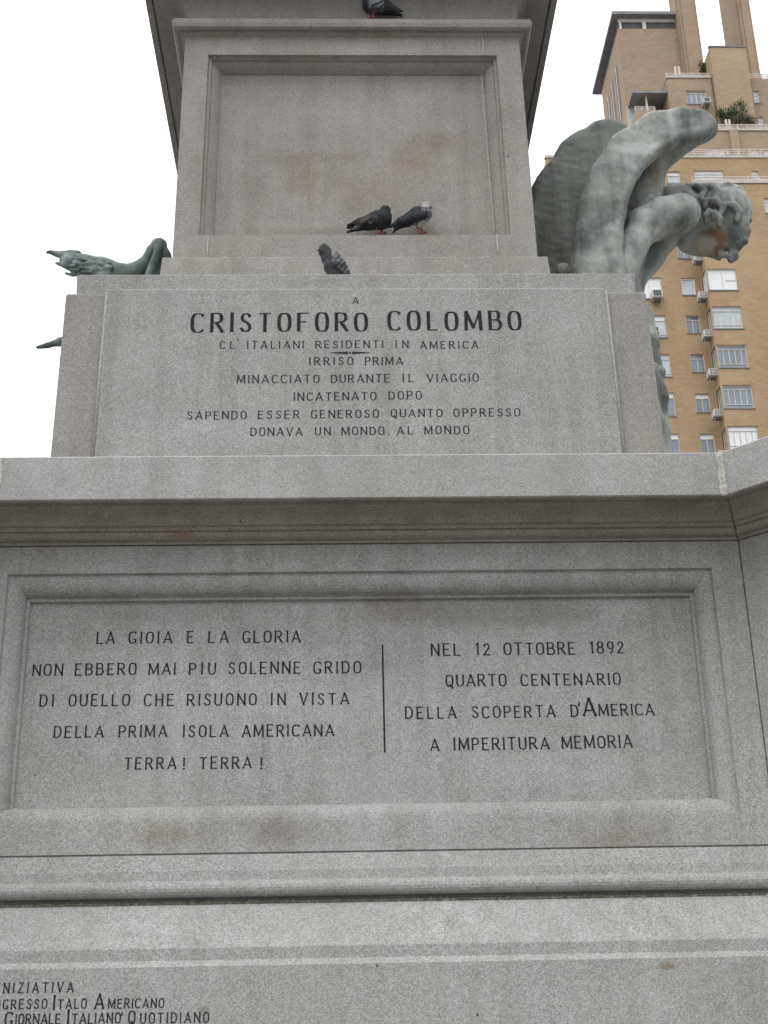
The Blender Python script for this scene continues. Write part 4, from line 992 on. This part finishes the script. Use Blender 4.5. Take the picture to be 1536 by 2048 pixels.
# set-back storeys: wall between the first and the second terrace
YU = 97.5
for r in uw: window(r, YF, 3 if r[1]-r[0] > 1.4 else 0, .75, None, 'sheer', M_framew, blind=.3)
zU1 = Z(1480, 262, YU)
uh = [R(1414, 1450, 297, 312, YU), R(1497, 1518, 298, 312, YU), R(1527, 1560, 300, 312, YU)]
wall('setback_wall', X(1225, 300, YU), X(1720, 300, YU), ztop1-1, zU1, YU, uh, M_brickp, back=12)
for r in uh: window(r, YU, 2, None, None, 'blind', M_framew)
MB().box(X(1225, 265, YU), X(1720, 265, YU), YU-.1, YU+.3, zU1, zU1+.2).build('coping', M_concrete, bld)
MB().box(X(1460, 285, YU), X(1477, 285, YU), YU-.28, YU-.003, ztop1, zU1-.05).build('pilaster', M_brickp, bld)
railing((1420, 261), (1720, 261), YU+.1, YU+.1, .65, 4, 16)
m = MB()
for px in (1453, 1459.5): x = X(px, 250, YU+.2); m.tube([(x, YU+.2, zU1), (x, YU+.2, Z(px, 240, YU+.2))], .11, 8)
m.build('vent_pipe', M_rail, bld)
# upper mass E (left of the bulkhead) with its terrace
YE = 99.5
zE = Z(1375, 156.5, YE); ex0 = (X(1333.5, 157, YE)+X(1341, 215, YE))/2; ex1 = X(1425, 180, YE)
ew = R(1373, 1413, 181, 208, YE)
wall('penthouse_wall', ex0, ex1, zU1-1, zE, YE, [ew], M_brickp, back=8)
window(ew, YE, 3, .8, None, 'glass', blind=.0)
MB().box(ex0-.1, ex1, YE-.1, YE+.3, zE, zE+.22).build('coping', M_concrete, bld)
railing((1333, 156), (1418, 156), YE+.1, YE+.1, .55, 3, 5)
A = P(1333, 156, YE+.1); m = MB()
for i in range(3):
    z = float(A[2])+.55*(i+.35)/2.6; m.tube([(A[0], YE+.1, z), (A[0], YE+7.5, z)], .055, 5)
m.build('railing', M_rail, bld)
m = MB()
for px in (1352, 1359): x = X(px, 150, YE+1); m.tube([(x, YE+1, zE-.5), (x, YE+1, Z(px, 134, YE+1))], .12, 8)
m.build('vent_pipe', M_rail, bld)
# bulkhead D
YDD = 99.0
zDD = Z(1455, 94.5, YDD); dx0 = (X(1420, 95, YDD)+X(1438, 240, YDD))/2; dx1 = (X(1489, 95, YDD)+X(1507, 200, YDD))/2
wall('bulkhead', dx0, dx1, zU1-.5, zDD, YDD, [], M_brickt, back=4.5)
MB().box(dx0-.08, dx1+.08, YDD-.08, YDD+.25, zDD, zDD+.14).build('coping', M_grey, bld)
# right-hand mass
YG = 100.0
zG = Z(1520, 157.5, YG); gx0 = dx1-.3
gw = [R(1508, 1519, 182, 206, YG), R(1517, 1528, 234, 256, YG)]
wall('penthouse_wall', gx0, X(1720, 160, YG), zU1-.5, zG, YG, gw, M_brickp, back=8)
for r in gw: window(r, YG, 0, .7, None, 'sheer', M_framew)
railing((1500, 157), (1536, 157), YG+.1, YG+.1, .55, 3, 3)
# tower A: blank brick, side windows, clerestory under a deep eave
YT = 102.0; zT = Z(1295, 57.5, YT); tx0 = (X(1233, 58, YT)+X(1260, 250, YT))/2; tx1 = X(1352, 57, YT)+1.2
sd_ = float(abs(P(1206, 160, YT+9)[0]-tx0)); TD = 9.0
wall('tower_wall', tx0, tx1, zU1-2, zT, YT, [], M_brickp, back=TD)
m = MB()
for y0, y1 in ((YT+1.8, YT+3.1), (YT+3.9, YT+5.3), (YT+6.0, YT+7.2)):
    m.box(tx0-.012, tx0+.02, y0, y1, zT-9.5+.4*(y0-YT), zT-2.6-.05*(y0-YT))
sw = m.build('side_window', M_dark, bld)
m2 = MB()
for y0, y1 in ((YT+1.8, YT+3.1), (YT+3.9, YT+5.3), (YT+6.0, YT+7.2)):
    m2.box(tx0-.05, tx0-.013, (y0+y1)/2-.09, (y0+y1)/2+.09, zT-9.5+.4*(y0-YT), zT-2.6)
m2.build('mullion', M_frame, sw)
zEv = Z(1288, 27, YT-.55)
MB().box(tx0+.15, tx1, YT+.35, YT+TD-.5, zT+.001, zEv).build('clerestory', M_dark, bld)
m = MB(); 
for px0, px1 in ((1236, 1240), (1282, 1289)): m.box(X(px0, 48, YT+.6), X(px1, 48, YT+.6), YT+.12, YT+.34, zT+.001, zEv-.002)
m.box(tx0+.1, tx1, YT+.14, YT+.33, zEv-.35, zEv-.004)
m.build('clerestory_frame', M_framew, bld)
evx0 = X(1224, 22, YT-.5)
MB().box(evx0, tx1, YT-.5, YT+TD+2.0, zEv, zEv+.35).build('roof_eave', M_grey, bld)
# chimneys
def chimney(pl, pr_, Y, D, ztop, zbot):
    x0 = (X(*pl[0], Y)+X(*pl[1], Y))/2; x1 = (X(*pr_[0], Y)+X(*pr_[1], Y))/2
    m = MB().box(x0, x1, Y, Y+D, zbot, ztop); m.box(x0-.15, x0-.001, Y+.35, Y+D-.3, zbot, ztop-.3); m.box(x0+.25, x1-.25, Y-.14, Y-.001, zbot, ztop-.4)
    m.build('chimney', M_brickp, bld)
chimney(((1356, 10), (1372, 130)), ((1389, 5), (1408, 115)), 101.0, 2.6, zT+16, zE-1)
chimney(((1473, 5), (1492, 100)), ((1496, 5), (1524, 150)), 103.0, 5.0, zT+16, zG-1)
# small balcony with a canopy at the left
YK = 101.0
kx0, kx1 = X(1262, 200, YK), ex0+.0
zk1 = Z(1290, 181, YK-1.5); zk0 = Z(1290, 222, YK-.8)
MB().box(X(1266, 181, YK-1.5), ex0+.2, YK-1.2, YT-.01, zk1, zk1+.25).build('balcony_canopy', M_grey, bld)
MB().box(X(1271, 225, YK-.8), ex0-.01, YK-.8, YT-.01, zk0-2.2, zk0).build('balcony_wall', M_brickp, bld)
railing((1271, 222), (1310, 222), YK-.7, YK-.7, .5, 3, 3)
m = MB(); x = X(1293, 205, YK-.7); m.tube([(x, YK-.7, zk0), (x, YK-.7, zk1)], .09, 6); m.build('balcony_post', M_rail, bld)
bw2 = MB().box(tx0-.03, tx0+1.6, YT-.06, YT-.004, zk0-.5, zk1+.2); w_ = bw2.build('balcony_window', M_frame, bld)
MB().box(tx0+.1, tx0+1.45, YT-.09, YT-.065, zk0-.3, zk1).build('pane', M_sheer, w_)

# --- air conditioners
def ac(x0, x1, z0, z1, Y, D, label, dark=True):
    o = thing('air_conditioner', label, 'air conditioner', ((x0+x1)/2, Y+D, z0), 'window air conditioners on the brick tower')
    bevel(MB().box(x0, x1, Y, Y+D, z0, z1).build('casing', M_acw, o), .02, 2)
    e_ = .09; m = MB().box(x0+e_, x1-e_, Y-.02, Y-.003, z0+e_, z1-e_*.8); g_ = m.build('grille', M_acd if dark else M_acg, o)
    if not dark:
        m = MB(); w_ = (x1-x0)
        for i in range(1, 3): xx = x0+e_+(w_-2*e_)*i/3; m.box(xx-.02, xx+.02, Y-.035, Y-.021, z0+e_, z1-e_)
        m.box(x0+e_, x1-e_, Y-.034, Y-.0205, (z0+z1)/2-.02, (z0+z1)/2+.02); m.build('louvre', M_acw, g_)
    MB().box(x0+.04, x1-.04, Y+.05, Y+D, z0-.10, z0-.003).build('base_tray', M_acg, o)
    m = MB(); 
    for xx in (x0+.08, x1-.08): m.tube([(xx, Y+.1, z0-.10), (xx, Y+D, z0-.55)], .025, 5)
    m.build('bracket', M_acw, o)
    return o
YA = YF-.75
r = lef[1]; ac(X(1305, 587, YA), X(1325, 587, YA), Z(1315, 593, YA), Z(1315, 578.5, YA), YA, .83, 'dark fronted air conditioner under the white blinds just right of the pedestal corner')
ac(X(1301, 660, YA), X(1319, 660, YA), Z(1310, 664.5, YA), Z(1310, 653, YA), YA, .83, 'air conditioner half hidden by the pedestal edge, one floor below the white blinds')
acl = ['white air conditioner beside the top corner window with white blinds', 'air conditioner beside the second corner window down', 'air conditioner beside the third corner window down', 'air conditioner beside the fourth corner window down', 'lowest air conditioner, just above the granite cornice corner']
for i, lb in enumerate(acl):
    r = bay[i]; w_ = .68; x1 = bx0+.02; ac(x1-w_, x1, r[2]-.45, r[2]+.12, YBY+.35, .75, lb, False)
ac(X(1407, 199, YE-.7), X(1421.5, 199, YE-.7), Z(1414, 204, YE-.7), Z(1414, 194, YE-.7), YE-.7, .69, 'air conditioner on the penthouse window below the roof terrace railing')
r = bay[6]; ac(bx0-.66, bx0+.02, r[2]-.45, r[2]+.12, YBY+.35, .75, 'air conditioner in the dark recess directly under the statue chin', False)
# --- terrace plants
M_leaf = simple('leaf_green', (.06, .115, .04), .6, var=.5, scale=3); M_leafy = simple('leaf_yellow', (.16, .20, .06), .6, var=.4, scale=3); M_bark = simple('bark', (.09, .07, .05), .9)
def shrub(px0, px1, py0, py1, Y, n, mat, label, size=.16, seed=1):
    r_ = random.Random(seed); A = P((px0+px1)/2, py1, Y); wd_ = (X(px1, py1, Y)-X(px0, py1, Y))/2; hh = Z(px0, py0, Y)-A[2]
    o = thing('terrace_shrub', label, 'shrub', tuple(map(float, A)))
    v = []; f = []; m = MB()
    cl = []
    for i in range(16):
        a = r_.uniform(0, 6.28); rr_ = wd_*math.sqrt(r_.random()); c = Vector((A[0]+rr_*math.cos(a), Y+rr_*.7*math.sin(a), A[2]+hh*r_.uniform(.25, .92)*(1-.25*(rr_/wd_)**2))); cl.append(c)
        m.tube([(A[0]+.1*math.cos(a), Y+.1*math.sin(a), A[2]), ((A[0]+c.x)/2, (Y+c.y)/2, A[2]+(c.z-A[2])*.55), tuple(c)], [.05, .035, .012], 5)
    for i in range(n):
        c = r_.choice(cl); p = c+Vector((r_.gauss(0, .26), r_.gauss(0, .24), r_.gauss(0, .24)))*wd_*.55
        d = Vector((r_.gauss(0, 1), r_.gauss(0, 1), r_.gauss(0, .8)+.4)).normalized(); sidev = d.orthogonal().normalized(); s_ = size*r_.uniform(.6, 1.3)
        k_ = len(v); v += [tuple(p), tuple(p+d*s_*.5+sidev*s_*.28), tuple(p+d*s_), tuple(p+d*s_*.5-sidev*s_*.28)]; f.append((k_, k_+1, k_+2, k_+3))
    mk('foliage', v, f, mat, o); m.build('stem', M_bark, o); return o
shrub(1442, 1510, 206, 262, YU+1.0, 2600, M_leaf, 'dark green bushy shrub behind the terrace railing above the statue', .22, 3)
shrub(1399, 1413, 118, 157, YE+1.4, 350, M_leafy, 'yellow green plant on the roof terrace beside the brick bulkhead', .18, 4)
shrub(1322, 1334, 146, 160, YE+3.2, 160, M_leaf, 'small green plant at the corner of the upper roof terrace', .15, 5)
